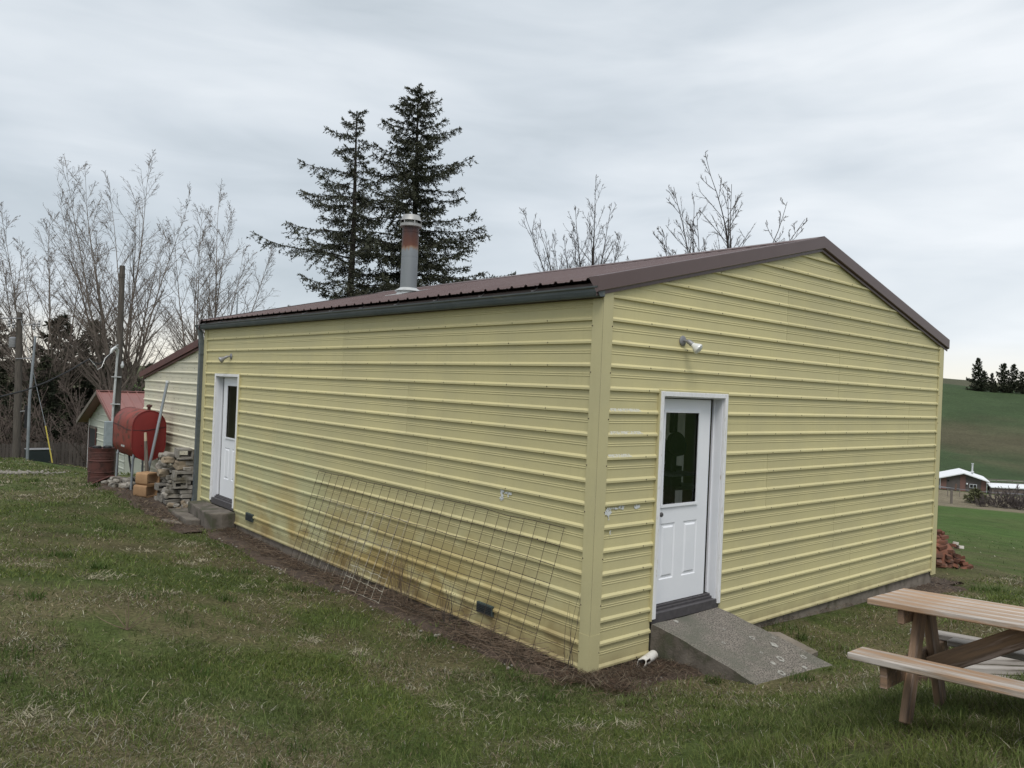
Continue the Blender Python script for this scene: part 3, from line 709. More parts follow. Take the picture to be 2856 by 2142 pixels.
def make_door(tf, flip, c0, c1, z0, z1, d0, d1, zd0, zd1, knob_s, label):
    """c0..c1 casing outside, d0..d1 slab"""
    cw = .052
    dr = slab_with_holes(tf, d0, d1, zd0, zd1, -.085, [(G0, G1, 1.50, 2.495), (PL0, PL1, .69, 1.295), (PR0, PR1, .69, 1.295)])
    recess_panel(dr, tf, PL0, PL1, .69, 1.295, -.085); recess_panel(dr, tf, PR0, PR1, .69, 1.295, -.085)
    door = dr.build('door', WHITE, shop); door['label'] = label
    lf = MB()
    g = .026
    tbox(lf, tf, G0-g, G1+g, -.085, -.072, 2.495, 2.495+g); tbox(lf, tf, G0-g, G1+g, -.085, -.068, 1.50-g-.004, 1.50)
    tbox(lf, tf, G0-g, G0, -.085, -.073, 1.5005, 2.4945); tbox(lf, tf, G1, G1+g, -.085, -.073, 1.5005, 2.4945)
    lf.build('lite_frame', WHITE, door)
    MB().add([tf(G0, -.10, 1.5), tf(G1, -.10, 1.5), tf(G1, -.10, 2.495), tf(G0, -.10, 2.495)], [(0, 1, 2, 3)]).build('window_pane', GLASS, door)
    kb = MB(); p = Vector(tf(knob_s, -.083, 1.405)); n_ = Vector(tf(0, 1, 0))-Vector(tf(0, 0, 0)); M = n_.to_track_quat('Z', 'Y').to_matrix().to_4x4()
    kb.lathe([(.028, 0), (.028, .008), (.012, .012), (.012, .03), (.024, .038), (.026, .05), (.018, .06)], p, 16, M)
    kb.build('door_knob', THR, door, smooth='auto')
    fr = MB()
    tbox(fr, tf, c0, c0+cw, .004, .040, z0, z1); tbox(fr, tf, c1-cw, c1, .004, .040, z0, z1)
    fr.build('door_frame', WTRIM, shop, bevel=.004)
    f2 = MB(); tbox(f2, tf, c0+cw+.0015, c1-cw-.0015, .004, .039, z1-cw, z1-.001)
    f2.build('head_trim', WTRIM, shop, bevel=.004)
    jm = MB()
    j0, j1 = c0+cw-.012, c1-cw+.012
    tbox(jm, tf, j0, j0+.022, -.118, .003, z0+.01, z1-cw+.005); tbox(jm, tf, j1-.022, j1, -.118, .003, z0+.01, z1-cw+.005)
    tbox(jm, tf, j0+.023, j1-.023, -.118, .003, z1-cw-.012, z1-cw+.005)
    tbox(jm, tf, j0+.023, j0+.045, -.118, -.095, zd0, zd1+.02); tbox(jm, tf, j1-.045, j1-.023, -.118, -.095, zd0, zd1+.02)
    jm.build('door_jamb', WHITE, shop)
    ws = MB()
    tbox(ws, tf, d0-.010, d0-.001, -.10, -.083, zd0, zd1+.01); tbox(ws, tf, d1+.001, d1+.010, -.10, -.083, zd0, zd1+.01)
    tbox(ws, tf, d0-.01, d1+.01, -.10, -.084, zd1+.001, zd1+.01); tbox(ws, tf, d0, d1, -.12, -.09, zd0-.03, zd0)
    ws.build('weatherstrip', DARK, shop)
    th_ = MB(); tbox(th_, tf, c0+.012, c1-.012, -.118, .022, z0-.05, zd0-.055); tbox(th_, tf, j0+.023, j1-.023, -.118, -.035, zd0-.0545, zd0-.03)
    tbox(th_, tf, j0+.024, j1-.024, -.118, -.06, zd0-.0295, zd0-.008)
    th_.build('threshold', THR, shop, bevel=.003)
G0, G1, PL0, PL1, PR0, PR1 = 1.133, 1.727, 1.135, 1.382, 1.527, 1.779
make_door(tfG, 0, .905, 2.115, .33, 2.722, .985, 1.955, .435, 2.645, 1.075, 'white half glass door beside the near corner above the concrete ramp')
G0, G1, PL0, PL1, PR0, PR1 = 9.285, 9.87, 9.29, 9.535, 9.66, 9.905
make_door(tfL, 1, 9.055, 10.28, .235, 2.722, 9.145, 10.085, .35, 2.655, 9.21, 'white half glass door near the far corner above the concrete steps')
# yellow J trim round the doors
for tf, c0, c1, z0 in ((tfG, .905, 2.115, .33), (tfL, 9.055, 10.28, .235)):
    jt = MB(); tbox(jt, tf, c0-.016, c0-.001, .002, .030, z0-.02, 2.74); tbox(jt, tf, c1+.001, c1+.016, .002, .030, z0-.02, 2.74); tbox(jt, tf, c0-.0005, c1+.0005, .002, .028, 2.7235, 2.74)
    jt.build('door_trim', TRIM, shop)
# vents in the foundation-level siding of the long wall
for y0, y1, z0, z1 in ((1.46, 1.74, .13, .245), (8.17, 8.47, .12, .255)):
    vt = MB(); vt.box((-.032, y0, z0), (.0, y1, z1)); o = vt.build('foundation_vent', mat('green_vent', (.055, .075, .07), rough=.7), shop)
    v2 = MB()
    for k in range(5):
        z = z0+.015+k*(z1-z0-.02)/5; v2.box((-.040, y0+.012, z), (-.0325, y1-.012, z+.008))
    v2.build('louver', DARK, o)
# white paint marks and scuffs left on the steel (on the shop)
def blot(mb, tf, s, z, rs_, rz_, o, seed, n=16):
    q_ = random.Random(seed); v = [tf(s, o, z)]
    for k in range(n):
        a = 2*math.pi*k/n; rr = q_.uniform(.6, 1.15); v.append(tf(s+rs_*rr*math.cos(a), o, z+rz_*rr*math.sin(a)))
    mb.add(v, [(0, k+1, (k+1) % n+1) for k in range(n)])
pm = bpy.data.materials.new('sprayed_white'); pm.use_nodes = True; nt = pm.node_tree; N = nt.nodes; L = nt.links; b = N["Principled BSDF"]
b.inputs['Base Color'].default_value = (.66, .68, .68, 1); b.inputs['Roughness'].default_value = .6
ge = N.new("ShaderNodeNewGeometry"); nz = N.new("ShaderNodeTexNoise"); nz.inputs['Scale'].default_value = 45; nz.inputs['Detail'].default_value = 4; L.new(ge.outputs['Position'], nz.inputs[0])
mr = N.new("ShaderNodeMapRange"); mr.inputs[1].default_value = .34; mr.inputs[2].default_value = .50; mr.inputs[4].default_value = .95; L.new(nz.outputs[0], mr.inputs[0]); L.new(mr.outputs[0], b.inputs['Alpha'])
def stroke(mb, tf, pts, wd, o, seed):
    q_ = random.Random(seed)
    for (a, b2), (c_, d) in zip(pts, pts[1:]):
        n = 5
        for i in range(n):
            t_ = i/n; blot(mb, tf, a+(c_-a)*t_, b2+(d-b2)*t_, wd*q_.uniform(.7, 1.1), wd*q_.uniform(.7, 1.1), o+.0002*i, q_.random())
pk = MB(); pk2 = MB()
for a_ in ((1.40, 1.54, .035, .03, .0081, 21), (1.40, 1.47, .04, .035, .0082, 22), (1.27, 1.53, .05, .02, .0083, 23)):
    p3 = MB(); blot(p3, tfL, *a_); p3.build('paint_mark', pm, wall_l)
stroke(pk, tfL, [(1.375, 1.545), (1.41, 1.54), (1.42, 1.52), (1.385, 1.495), (1.40, 1.465), (1.425, 1.455)], .015, .0085, 1)
blot(pk, tfL, 1.41, 1.46, .022, .02, .0095, 5)
stroke(pk, tfL, [(1.345, 1.530), (1.25, 1.537)], .013, .0085, 2); stroke(pk, tfL, [(1.295, 1.53), (1.29, 1.49)], .013, .0105, 3)
stroke(pk2, tfG, [(.175, 1.53), (.185, 1.49), (.195, 1.42)], .016, .0075, 7)
stroke(pk2, tfG, [(.17, 1.54), (.28, 1.535), (.32, 1.53)], .012, .0095, 9)
for a_ in ((.38, 1.54, .05, .03, .0075, 11), (.62, 1.53, .05, .03, .0075, 12), (.19, 1.50, .05, .045, .0071, 15), (.21, 1.30, .012, .025, .0225, 14)):
    p3 = MB(); blot(p3, tfG, *a_); p3.build('paint_mark', pm, wall_g)
pk.build('paint_mark', pm, wall_l); pk2.build('paint_mark', pm, wall_g)
sc_ = MB()
for k, s1 in ((11, .62), (10, .66), (9, .50)):
    z = k*RIB
    sc_.add([tfG(.145, .0205, z-.013), tfG(s1, .0205, z-.013), tfG(s1-.04, .003, z+.016), tfG(.145, .003, z+.016)], [(0, 1, 2, 3)])
pm2 = pm.copy(); pm2.name = 'faint_scuff'; [n_ for n_ in pm2.node_tree.nodes if n_.type == 'MAP_RANGE'][0].inputs[4].default_value = .5
sc_.build('scuff_mark', pm2, wall_g)
# dim interior: floor, a bandsaw and a bench behind the glass; window and board added for light
fi = MB(); fi.box((.13, .13, .20), (W_-.13, L_-.13, .28)); fi.build('interior_floor', CONC_D, shop)
MB().box((W_-.09, .5, .66), (W_-.08, 3.6, 2.69)).build('window_pane', GLASS, shop)  # glazing of the added window, unseen, lets daylight into the shop
MB().add([(1.5, 2.0, .281), (7.0, 4.2, .281), (7.0, 4.2, 3.0), (1.5, 2.0, 3.0), (1.5, 2.05, .281), (7.0, 4.25, .281), (7.0, 4.25, 3.0), (1.5, 2.05, 3.0)], [(0, 1, 2, 3), (7, 6, 5, 4), (3, 2, 6, 7), (0, 4, 5, 1)]).build('added_bounce_board', mat('white_bounce_board', (.72, .73, .66), rough=.9, scale=3), shop)  # pale board added and angled to catch daylight behind the door glass

DKM = mat('dark_machine_paint', (.035, .035, .035), (.02, .02, .02), rough=.5)
GRN = mat('pale_interior_board', (.30, .31, .25), rough=.9, scale=3)
bs = thing('bandsaw', (2.55, 1.05, .28), 'dark bandsaw with round wheel cover seen through the near door glass', 'machine')
MB().lathe([(.14, 0), (.155, .02), (.155, .08), (.0, .09)], (2.50, 1.0, 2.05), 28, Matrix.Rotation(R(75), 4, 'X')).build('wheel_cover', DKM, bs, smooth='auto')
MB().box((2.50, 1.02, .28), (2.60, 1.14, 1.96)).build('column', DKM, bs, bevel=.01)
MB().box((2.46, .98, 2.2), (2.54, 1.06, 2.62)).build('drive_housing', DKM, bs, bevel=.01)
MB().box((2.30, .85, 1.66), (2.78, 1.2, 1.70)).build('saw_table', GREYM, bs, bevel=.005)
bn = thing('workbench', (2.8, 1.6, .28), 'pale workbench top with clutter dimly seen through the near door glass', 'bench')
MB().box((1.9, 1.3, 1.40), (3.6, 1.75, 1.44)).build('bench_top', GRN, bn)
for lx in (1.95, 3.5): MB().box((lx, 1.35, .281), (lx+.08, 1.43, 1.399)).build('leg', DKM, bn)
MB().box((2.75, 1.35, 1.441), (3.15, 1.6, 1.72)).build('tool_case', DKM, bn)
MB().tube([(2.85, 1.5, 1.73), (2.95, 1.5, 2.0), (2.88, 1.5, 2.1)], [.05, .09, .03], 8).build('tool_head', DKM, bn)

# ------------------------------------------------------------------ wall lamps
def lamp(p, nrm, drop, side, bulb_mat, label, scale=1.0, bl=.15):
    t_ = thing('wall_lamp', p, label, 'lamp', 'spotlights above the shop doors')
    p = Vector(p); n_ = Vector(nrm); M = n_.to_track_quat('Z', 'Y').to_matrix().to_4x4()
    MB().lathe([(.056, 0), (.056, .006), (.048, .012), (.018, .016)], p, 24, M).build('base_plate', GREYM, t_, smooth='auto')
    a = p+n_*.03; d = (n_+Vector(side)*.8+Vector((0, 0, -drop))).normalized(); e_ = p+n_*.07+Vector(side)*.03+Vector((0, 0, -.01))
    MB().tube([p+n_*.01, a, e_], [.013, .013, .016], 10).build('arm', GREYM, t_, smooth='auto')
    M2 = d.to_track_quat('Z', 'Y').to_matrix().to_4x4()
    MB().lathe([(.02, 0), (.026, .015), (.028, .06), (.024, .075)], e_-d*.015, 16, M2).build('socket', GREYM, t_, smooth='auto')
    MB().lathe([(.026, 0), (.030, .015), (.034, .02), (.056, .062), (.06, .075), (.059, .088), (.04, .10), (.0, .104)], e_+d*.055, 24, M2).build('bulb', bulb_mat, t_, smooth='auto')
    return t_
lamp((1.262, -.006, 3.275), (0, -1, 0), .75, (.42, 0, 0), BULB, 'grey spotlight with white bulb on the gable wall above the near door')
lamp((-.006, 9.55, 3.06), (-1, 0, 0), .65, (0, .45, 0), GREYM, 'small grey spotlight on the long wall above the far door')

# ------------------------------------------------------------------ ramp, steps, pipe
rp_ = thing('concrete_ramp', (1.6, -.6, -.05), 'sloping exposed aggregate concrete ramp at the near door', 'ramp')
A0, A1 = (.925, -.012), (2.09, -.012); B0, B1 = (1.17, -1.15), (2.36, -1.29)
nx, ny = 14, 14; v = []; rr = random.Random(3)
for j in range(ny+1):
    for i in range(nx+1):
        s, t_ = i/nx, j/ny
        x = (A0[0]*(1-s)+A1[0]*s)*(1-t_)+(B0[0]*(1-s)+B1[0]*s)*t_; y = (A0[1]*(1-s)+A1[1]*s)*(1-t_)+(B0[1]*(1-s)+B1[1]*s)*t_
        z = .285-.35*t_**1.12-.015*math.sin(math.pi*s)
        if i in (0, nx) or j == ny: x += rr.uniform(-.010, .010); y += rr.uniform(-.010, .010); z -= .006
        v.append((x, y, z+rr.uniform(-.002, .002)))
n = nx+1
fc = [(j*n+i, (j+1)*n+i, (j+1)*n+i+1, j*n+i+1) for j in range(ny) for i in range(nx)]
MB().add(v, fc).build('ramp_surface', AGG, rp_, smooth=True)
sd_ = MB()
rim = [j*n for j in range(ny+1)]+[ny*n+i for i in range(1, nx+1)]+[j*n+nx for j in range(ny-1, -1, -1)]
tv = [v[i] for i in rim]
sd_.add(tv+[(a, b_, -.55) for a, b_, c_ in tv], [(i, i+1, i+1+len(tv), i+len(tv)) for i in range(len(tv)-1)])
sd_.build('ramp_side', CONC_D, rp_)
for k, (s, t_, r_) in enumerate([(.28, .05, .030), (.35, .45, .022), (.72, .48, .035), (.80, .62, .045), (.55, .66, .02), (.62, .78, .045), (.48, .80, .03), (.86, .83, .04), (.40, .92, .045), (.7, .93, .028), (.92, .55, .02), (.60, .3, .016)]):
    x = (A0[0]*(1-s)+A1[0]*s)*(1-t_)+(B0[0]*(1-s)+B1[0]*s)*t_; y = (A0[1]*(1-s)+A1[1]*s)*(1-t_)+(B0[1]*(1-s)+B1[1]*s)*t_
    z = lambda tt, ss: .285-.35*tt**1.12-.015*math.sin(math.pi*ss)+.005
    li = MB(); m_ = 14; q_ = random.Random(k); ring = []; ri = []
    for i in range(m_):
        a = 2*math.pi*i/m_; ro = r_*q_.uniform(.75, 1.1); dx, dy = ro*math.cos(a), ro*math.sin(a)
        ring.append((x+dx, y+dy, z(t_-dy/1.15, s))); ri.append((x+dx*.5, y+dy*.5, z(t_-dy*.5/1.15, s)))
    li.add(ring+ri, [(i, (i+1) % m_, m_+(i+1) % m_, m_+i) for i in range(m_)])
    if k % 3 == 0: li.add(ri, [tuple(range(m_))])
    li.build('lichen_patch', LICHEN, rp_)
sb = thing('broken_slab', (2.9, -.45, -.1), 'broken grey concrete slab edge showing right of the ramp', 'slab')
MB().add([(2.12, -.15, .05), (2.72, -.45, -.0), (2.60, -.98, -.05), (2.30, -1.0, -.04), (2.12, -.15, -.4), (2.72, -.45, -.4), (2.60, -.98, -.4), (2.30, -1.0, -.4)], [(0, 3, 2, 1), (0, 1, 5, 4), (1, 2, 6, 5), (2, 3, 7, 6), (3, 0, 4, 7)]).build('slab_piece', CONC, sb)

def rough_slab(name, outline, z0, z1, m, parent, seed, topcol=None):
    """poured slab with uneven chipped arris"""
    q_ = random.Random(seed); pts = []
    for (a, b_), (c_, d) in zip(outline, outline[1:]+outline[:1]):
        n_ = max(1, int(math.hypot(c_-a, d-b_)/.06))
        for i in range(n_): pts.append((a+(c_-a)*i/n_, b_+(d-b_)*i/n_))
    cx = sum(p[0] for p in pts)/len(pts); cy = sum(p[1] for p in pts)/len(pts); n_ = len(pts); v = []
    jit = [q_.uniform(-.012, .006) for _ in pts]
    for k, (sc2, z) in enumerate(((1.0, z0), (1.0, z1-.02), (1, z1-.004), (.965, z1))):
        for i, (a, b_) in enumerate(pts):
            d = Vector((a-cx, b_-cy)); l_ = d.length; d /= l_
            o = jit[i]*(1 if k else .6)-(.010 if k == 2 else 0)-(.028 if k == 3 else 0)+q_.uniform(-.003, .003)
            v.append((cx+d.x*(l_+o), cy+d.y*(l_+o), z+(q_.uniform(-.004, .004) if k > 1 else 0)))
    v.append((cx, cy, z1+.002))
    fc = [(k*n_+i, k*n_+(i+1) % n_, (k+1)*n_+(i+1) % n_, (k+1)*n_+i) for k in range(3) for i in range(n_)]
    fc += [(3*n_+i, 3*n_+(i+1) % n_, 4*n_) for i in range(n_)]
    return MB().add(v, fc).build(name, m, parent)
st = thing('concrete_steps', (-.3, 10, -.1), 'two rough worn concrete steps at the far door', 'steps')
rough_slab('step', [(-.002, 9.005), (-.002, 10.72), (-.30, 10.72), (-.33, 10.6), (-.47, 9.25), (-.40, 9.08), (-.25, 9.01)], -.5, .165, CONC_D, st, 1)
rough_slab('step', [(-.002, 10.73), (-.002, 11.0), (-.58, 11.05), (-.66, 9.68), (-.60, 9.58), (-.452, 9.56), (-.34, 10.74)], -.5, -.015, CONC_D, st, 2)
ss = thing('stone_slab', (-.85, 10.3, -.1), 'thin pale flat slab lying in the grass beside the steps', 'slab')
rough_slab('slab_piece', [(-.72, 9.7), (-.70, 10.9), (-.80, 11.0), (-.95, 10.6), (-.90, 10.0)], -.3, -.085, CONC, ss, 4)

pv = thing('broken_drain_pipe', (.72, -.1, -.05), 'broken white plastic drain pipe stub poking out beside the ramp', 'pipe')
q_ = random.Random(5); p0 = Vector((.55, -.17, -.035)); p1 = Vector((.92, -.06, -.03)); d = (p1-p0).normalized(); a = Vector((0, 0, 1)); a = (a-d*a.dot(d)).normalized(); b_ = d.cross(a); v = []; n_ = 20
for rr_, rev in ((.05, 0), (.044, 1)):
    for j in range(5):
        for k in range(n_):
            t_ = 2*math.pi*k/n_; cut = (.02+.07*abs(math.sin(t_*1.5+.4))) if j == 0 else 0
            v.append(p0+d*((p1-p0).length*j/4+cut)+(a*math.cos(t_)+b_*math.sin(t_))*rr_)
fc = []
for s_ in (0, 1):
    for j in range(4):
        for k in range(n_):
            if j == 1 and k in (3, 4): continue
            k2 = (k+1) % n_; o_ = s_*5*n_; fc.append((o_+j*n_+k, o_+j*n_+k2, o_+(j+1)*n_+k2, o_+(j+1)*n_+k))
fc += [(k, (k+1) % n_, 5*n_+(k+1) % n_, 5*n_+k) for k in range(n_)]
MB().add(v, fc).build('pipe_stub', PVC, pv, smooth='auto')

# ------------------------------------------------------------------ leaning wire panels
def wire_panel(name, y0, y1, nvert, heights, xtop, ztop, xbot, zbot, m, label, r=.0032, skew=0, cut=None):
    t_ = thing(name, ((xtop+xbot)/2, (y0+y1)/2, zbot), label, 'wire grid', 'wire grids leaning on the long wall')
    q_ = random.Random(nvert); vm = MB()
    def P(y, h, j=0): return Vector((xtop+(xbot-xtop)*(1-h)+j, y-skew*(1-h), zbot+(ztop-zbot)*h))
    for i in range(nvert):
        y = y0+(y1-y0)*i/(nvert-1); j = q_.uniform(-.01, .01)
        lo = 0 if not cut else cut(i)
        vm.tube([P(y+j*.5, h_, q_.uniform(-.004, .004)) for h_ in (max(lo, 0), .33, .66, 1) if h_ >= lo], r, 4)
    vm.build('vertical_wire', m, t_)
    hm = MB()
    for h_ in heights:
        hm.tube([P(y0+(y1-y0)*k/12, h_+(q_.uniform(-.008, .008)), .007) for k in range(13)], r, 4)
    hm.build('horizontal_wire', m, t_)
    return t_
wire_panel('wire_trellis', .38, 5.72, 27, [1, .86, .72, .575, .44, .31, .2, .1, .01], -.028, 1.30, -.42, .02, WIRE, 'long rusty wire stock panel leaning on the yellow wall', .0036, -.02)
wire_panel('wire_trellis', 3.10, 4.05, 6, [.96, .62, .30, .16, .03], -.10, .98, -.44, -.10, WIREW, 'short whitened wire piece hooked on the middle of the stock panel', .0034, -.1)
wire_panel('wire_trellis', 3.95, 5.45, 8, [.97, .55], -.06, .92, -.40, .0, WIREW, 'second pale wire piece behind the far end of the stock panel', .0022, -.1)

# ------------------------------------------------------------------ picnic table (leans with the slope)
az_, sl_, ti_ = -.066, -.047, -.05
a_ = Vector((math.sin(az_)*math.cos(sl_), math.cos(az_)*math.cos(sl_), math.sin(sl_))); c0_ = Vector((math.cos(az_), -math.sin(az_), 0)); n0 = c0_.cross(a_)
c_ = c0_*math.cos(ti_)+n0*math.sin(ti_); n_v = c_.cross(a_)
P0 = Vector((-.478, -2.883, 1.421))
TBL = Matrix(((-a_.x, -c_.x, n_v.x, P0.x), (-a_.y, -c_.y, n_v.y, P0.y), (-a_.z, -c_.z, n_v.z, P0.z), (0, 0, 0, 1)))
# local axes: +x toward the near end, -y across the top, z up; origin = far-left top corner
tb = bpy.data.objects.new('picnic_table', None); col.objects.link(tb)
tb.matrix_world = TBL @ Matrix.Translation((.9, -.335, -.73)); tb.empty_display_size = .1
tag(tb, 'weathered reddish wooden picnic table standing in the grass', 'picnic table')
OFF = Vector((-.9, .335, .73))
def plank(name, a, b_, m, rx=0, ry=0, bev=.006, lab=None, rot=None):
    """box given by two corners in table coordinates (origin at far-left top corner)"""
    a = Vector(a); b_ = Vector(b_); c3_ = (a+b_)/2; h_ = (b_-a)/2
    h_ = Vector((abs(h_.x), abs(h_.y), abs(h_.z)))
    mb = MB().box(tuple(-h_), tuple(h_))
    o = mb.build(name, m, tb, world=False, bevel=bev)
    o.location = c3_+OFF
    if rot: o.rotation_euler = rot
    return o
TW = .669; npl = 5; g_ = .006; pw = (TW-g_*(npl-1))/npl
for k in range(npl):
    y1 = -k*(pw+g_); plank('tabletop_plank', (0+rnd.uniform(-.004, .004), y1, -.042), (1.83+rnd.uniform(-.01, .01), y1-pw, rnd.uniform(-.003, 0)), WOOD)
def beam(name, p, q_, w1, w2, m, upv=(0, 0, 1)):
    """square-cut timber between two points in table coordinates; w1 along side, w2 along up"""
    p = Vector(p)+OFF; q_ = Vector(q_)+OFF; d = q_-p; l_ = d.length; d.normalize(); u_ = Vector(upv); s_ = u_.cross(d).normalized(); u_ = d.cross(s_)
    mb = MB().box((-l_/2, -w1/2, -w2/2), (l_/2, w1/2, w2/2)); o = mb.build(name, m, tb, world=False, bevel=.005)
    M = Matrix((( d.x, s_.x, u_.x, 0), (d.y, s_.y, u_.y, 0), (d.z, s_.z, u_.z, 0), (0, 0, 0, 1)))
    o.matrix_local = Matrix.Translation((p+q_)/2) @ M
    return o
bo, bw = .285, .235
plank('bench_plank', (-.009, bo, -.305), (1.83, bo-bw, -.347), WOOD)
plank('bench_plank', (-.009, -TW-bo+.14, -.305), (1.83, -TW-bo, -.347), WOOD_G); plank('bench_plank', (.28, -TW-bo+.285, -.305), (1.83, -TW-bo+.146, -.347), WOOD_G)
for u_ in (.20, 1.63):
    s_ = 1 if u_ < 1 else -1
    # cleat under the top, beam under the benches
    plank('top_cleat', (u_-.022, -.03, -.045), (u_+.018, -TW+.03, -.135), WOOD_S)
    plank('seat_beam', (u_-.022, bo-.03, -.350), (u_+.020, -TW-bo+.03, -.485), WOOD_S)
    beam('leg', (u_+s_*.043, -.27, -.047), (u_+s_*.043, .0, -.735), .125, .044, WOOD_S, (1, 0, 0))
    beam('leg', (u_+s_*.043, -TW+.27, -.047), (u_+s_*.043, -TW-.0, -.735), .125, .044, WOOD_S, (1, 0, 0))
plank('top_cleat', (.90, -.02, -.045), (.945, -TW+.02, -.105), WOOD_S)
for u0_, u1_ in ((.285, .88), (1.545, .965)):
    beam('brace', (u0_, -TW/2, -.43), (u1_, -TW/2, -.085), .040, .125, WOOD_S)
wp = thing('log_round', (-.27, -3.28, .64), 'small half buried curved bark slab at the foot of the picnic table', 'log')
q_ = [(math.cos(R(a))*.17, math.sin(R(a))*.10) for a in range(-10, 191, 20)]
MB().tube([(-.17+a*.7, -3.30+b_*.9, .655+.015*math.sin(k)) for k, (a, b_) in enumerate(q_)], .022, 6).build('bark_slab', GREYWOOD, wp)

# boards and blocks stacked under the rear bench
def board(name, c, size, rzv, m, label, cat, group=None, tilt=0):
    o = MB().box(tuple(-s/2 for s in size), tuple(s/2 for s in size), jit=.003).build(name, m, None, bevel=.004)
    o.location = c; o.rotation_euler = (tilt, rnd.uniform(-.02, .02), rzv); tag(o, label, cat, group); return o
gb = 'boards stacked under the picnic table'
board('grey_board', (1.38, -3.05, G(1.48, -3.03)+0.035), (.62, .10, .045), -.75, WOOD_G, 'lowest silvered board of the stepped stack under the rear bench', 'board', gb)
board('grey_board', (1.48, -3.03, G(1.48, -3.03)+0.083), (.60, .10, .045), -.75, WOOD_G, 'middle silvered board of the stepped stack under the rear bench', 'board', gb)
board('grey_board', (1.58, -3.0, G(1.48, -3.03)+0.131), (.60, .10, .045), -.75, WOOD_G, 'top silvered board of the stepped stack under the rear bench', 'board', gb)
board('wood_block', (1.30, -2.62, G(1.3, -2.62)+.045), (.38, .14, .09), -.7, DBROWN, 'dark brown block lying on the grass beneath the rear bench', 'block', 'brown blocks under the picnic table')
board('wood_block', (1.30, -2.60, G(1.3, -2.62)+.138), (.32, .13, .09), -.62, DBROWN, 'upper dark brown block stacked on another beneath the rear bench', 'block', 'brown blocks under the picnic table')

# ------------------------------------------------------------------ neighbour building (cream, brown roof) and shed
cb = thing('cream_outbuilding', (0.03, 11.3, 0), 'cream ribbed steel building with brown sloping roof behind the shop', 'building')
X0 = .03; YA, YB = 11.27, 15.17
def cz(y): return 2.64+(15.3-y)*.179-.09
tfC = lambda s, o, z: (X0-o, s, z)
cw_ = MB().add([(X0+.006, YA, -.3), (X0+.006, YB, -.3), (X0+.006, YB, cz(YB)), (X0+.006, YA, cz(YA)), (X0+7, YA, -.3), (X0+7, YB, -.3), (X0+7, YB, cz(YB)), (X0+7, YA, cz(YA))],
       [(0, 3, 2, 1), (1, 2, 6, 5), (4, 5, 6, 7), (0, 4, 7, 3)]).build('wall', CREAM, cb)
for k in range(5):
    za, zb_ = k*CO-.046, (k+1)*CO-.046
    if k == 4: zb_ = 3.32
    siding_panel(cw_, CREAM, tfC, YA, 13.25, za, zb_, lim=lambda z: (YA, min(YB, 15.3-(z+.09-2.64)/.179-.0)))
    siding_panel(cw_, CREAM, tfC, 13.254, YB, za, zb_, lim=lambda z: (YA, min(YB, 15.3-(z+.09-2.64)/.179-.0)))
sg = MB()
for k in range(1, 14):
    for y in np.arange(11.6, 15.1, .46): 
        if k*RIB < cz(y)-.1: screw(sg, (X0-.003, y+rnd.uniform(-.1, .1), k*RIB+.07), (-1, 0, 0))
tag(sg.build('screw', SCREW, cw_), kind='stuff')
rf = MB(); 
def crz(y): return 2.68+(15.3-y)*.179
rf.add([(X0-.06, YA-.05, crz(YA-.05)), (X0-.06, 15.36, crz(15.36)), (X0+7.1, 15.36, crz(15.36)), (X0+7.1, YA-.05, crz(YA-.05)), (X0-.06, YA-.05, crz(YA-.05)-.03), (X0-.06, 15.36, crz(15.36)-.03), (X0+7.1, 15.36, crz(15.36)-.03), (X0+7.1, YA-.05, crz(YA-.05)-.03)],
       [(3, 2, 1, 0), (4, 5, 6, 7), (0, 1, 5, 4), (1, 2, 6, 5), (2, 3, 7, 6), (3, 0, 4, 7)]); rf.build('roof', BROWN, cb)
fs = MB(); fs.add([(X0-.085, YA, crz(YA)+.02), (X0-.085, 15.38, crz(15.38)+.02), (X0-.085, 15.38, crz(15.38)-.12), (X0-.085, YA, crz(YA)-.13), (X0-.061, YA, crz(YA)+.02), (X0-.061, 15.38, crz(15.38)+.02), (X0-.061, 15.38, crz(15.38)-.12), (X0-.061, YA, crz(YA)-.13)],
       [(0, 1, 2, 3), (7, 6, 5, 4), (0, 4, 5, 1), (1, 5, 6, 2), (2, 6, 7, 3)]); fs.build('rake_board', MAROON, cb)
fs = MB(); fs.add([(X0-.05, YA, crz(YA)-.135), (X0-.05, 15.2, crz(15.2)-.125), (X0-.05, 15.2, crz(15.2)-.17), (X0-.05, YA, crz(YA)-.185), (X0-.03, YA, crz(YA)-.135), (X0-.03, 15.2, crz(15.2)-.125), (X0-.03, 15.2, crz(15.2)-.17), (X0-.03, YA, crz(YA)-.185)],
       [(0, 1, 2, 3), (0, 4, 5, 1), (1, 5, 6, 2), (2, 6, 7, 3)]); fs.build('rake_trim', MAROON, cb)
MB().box((X0+.0, 11.2, -.3), (X0+.08, 15.16, -.05)).build('foundation', CONC, cb)

sh = thing('small_shed', (1.4, 27, -1.1), 'small pale ribbed shed with faded red gable roof behind the tank', 'shed')
YS = 27.03; 
def spt(x, y): return (x, y)
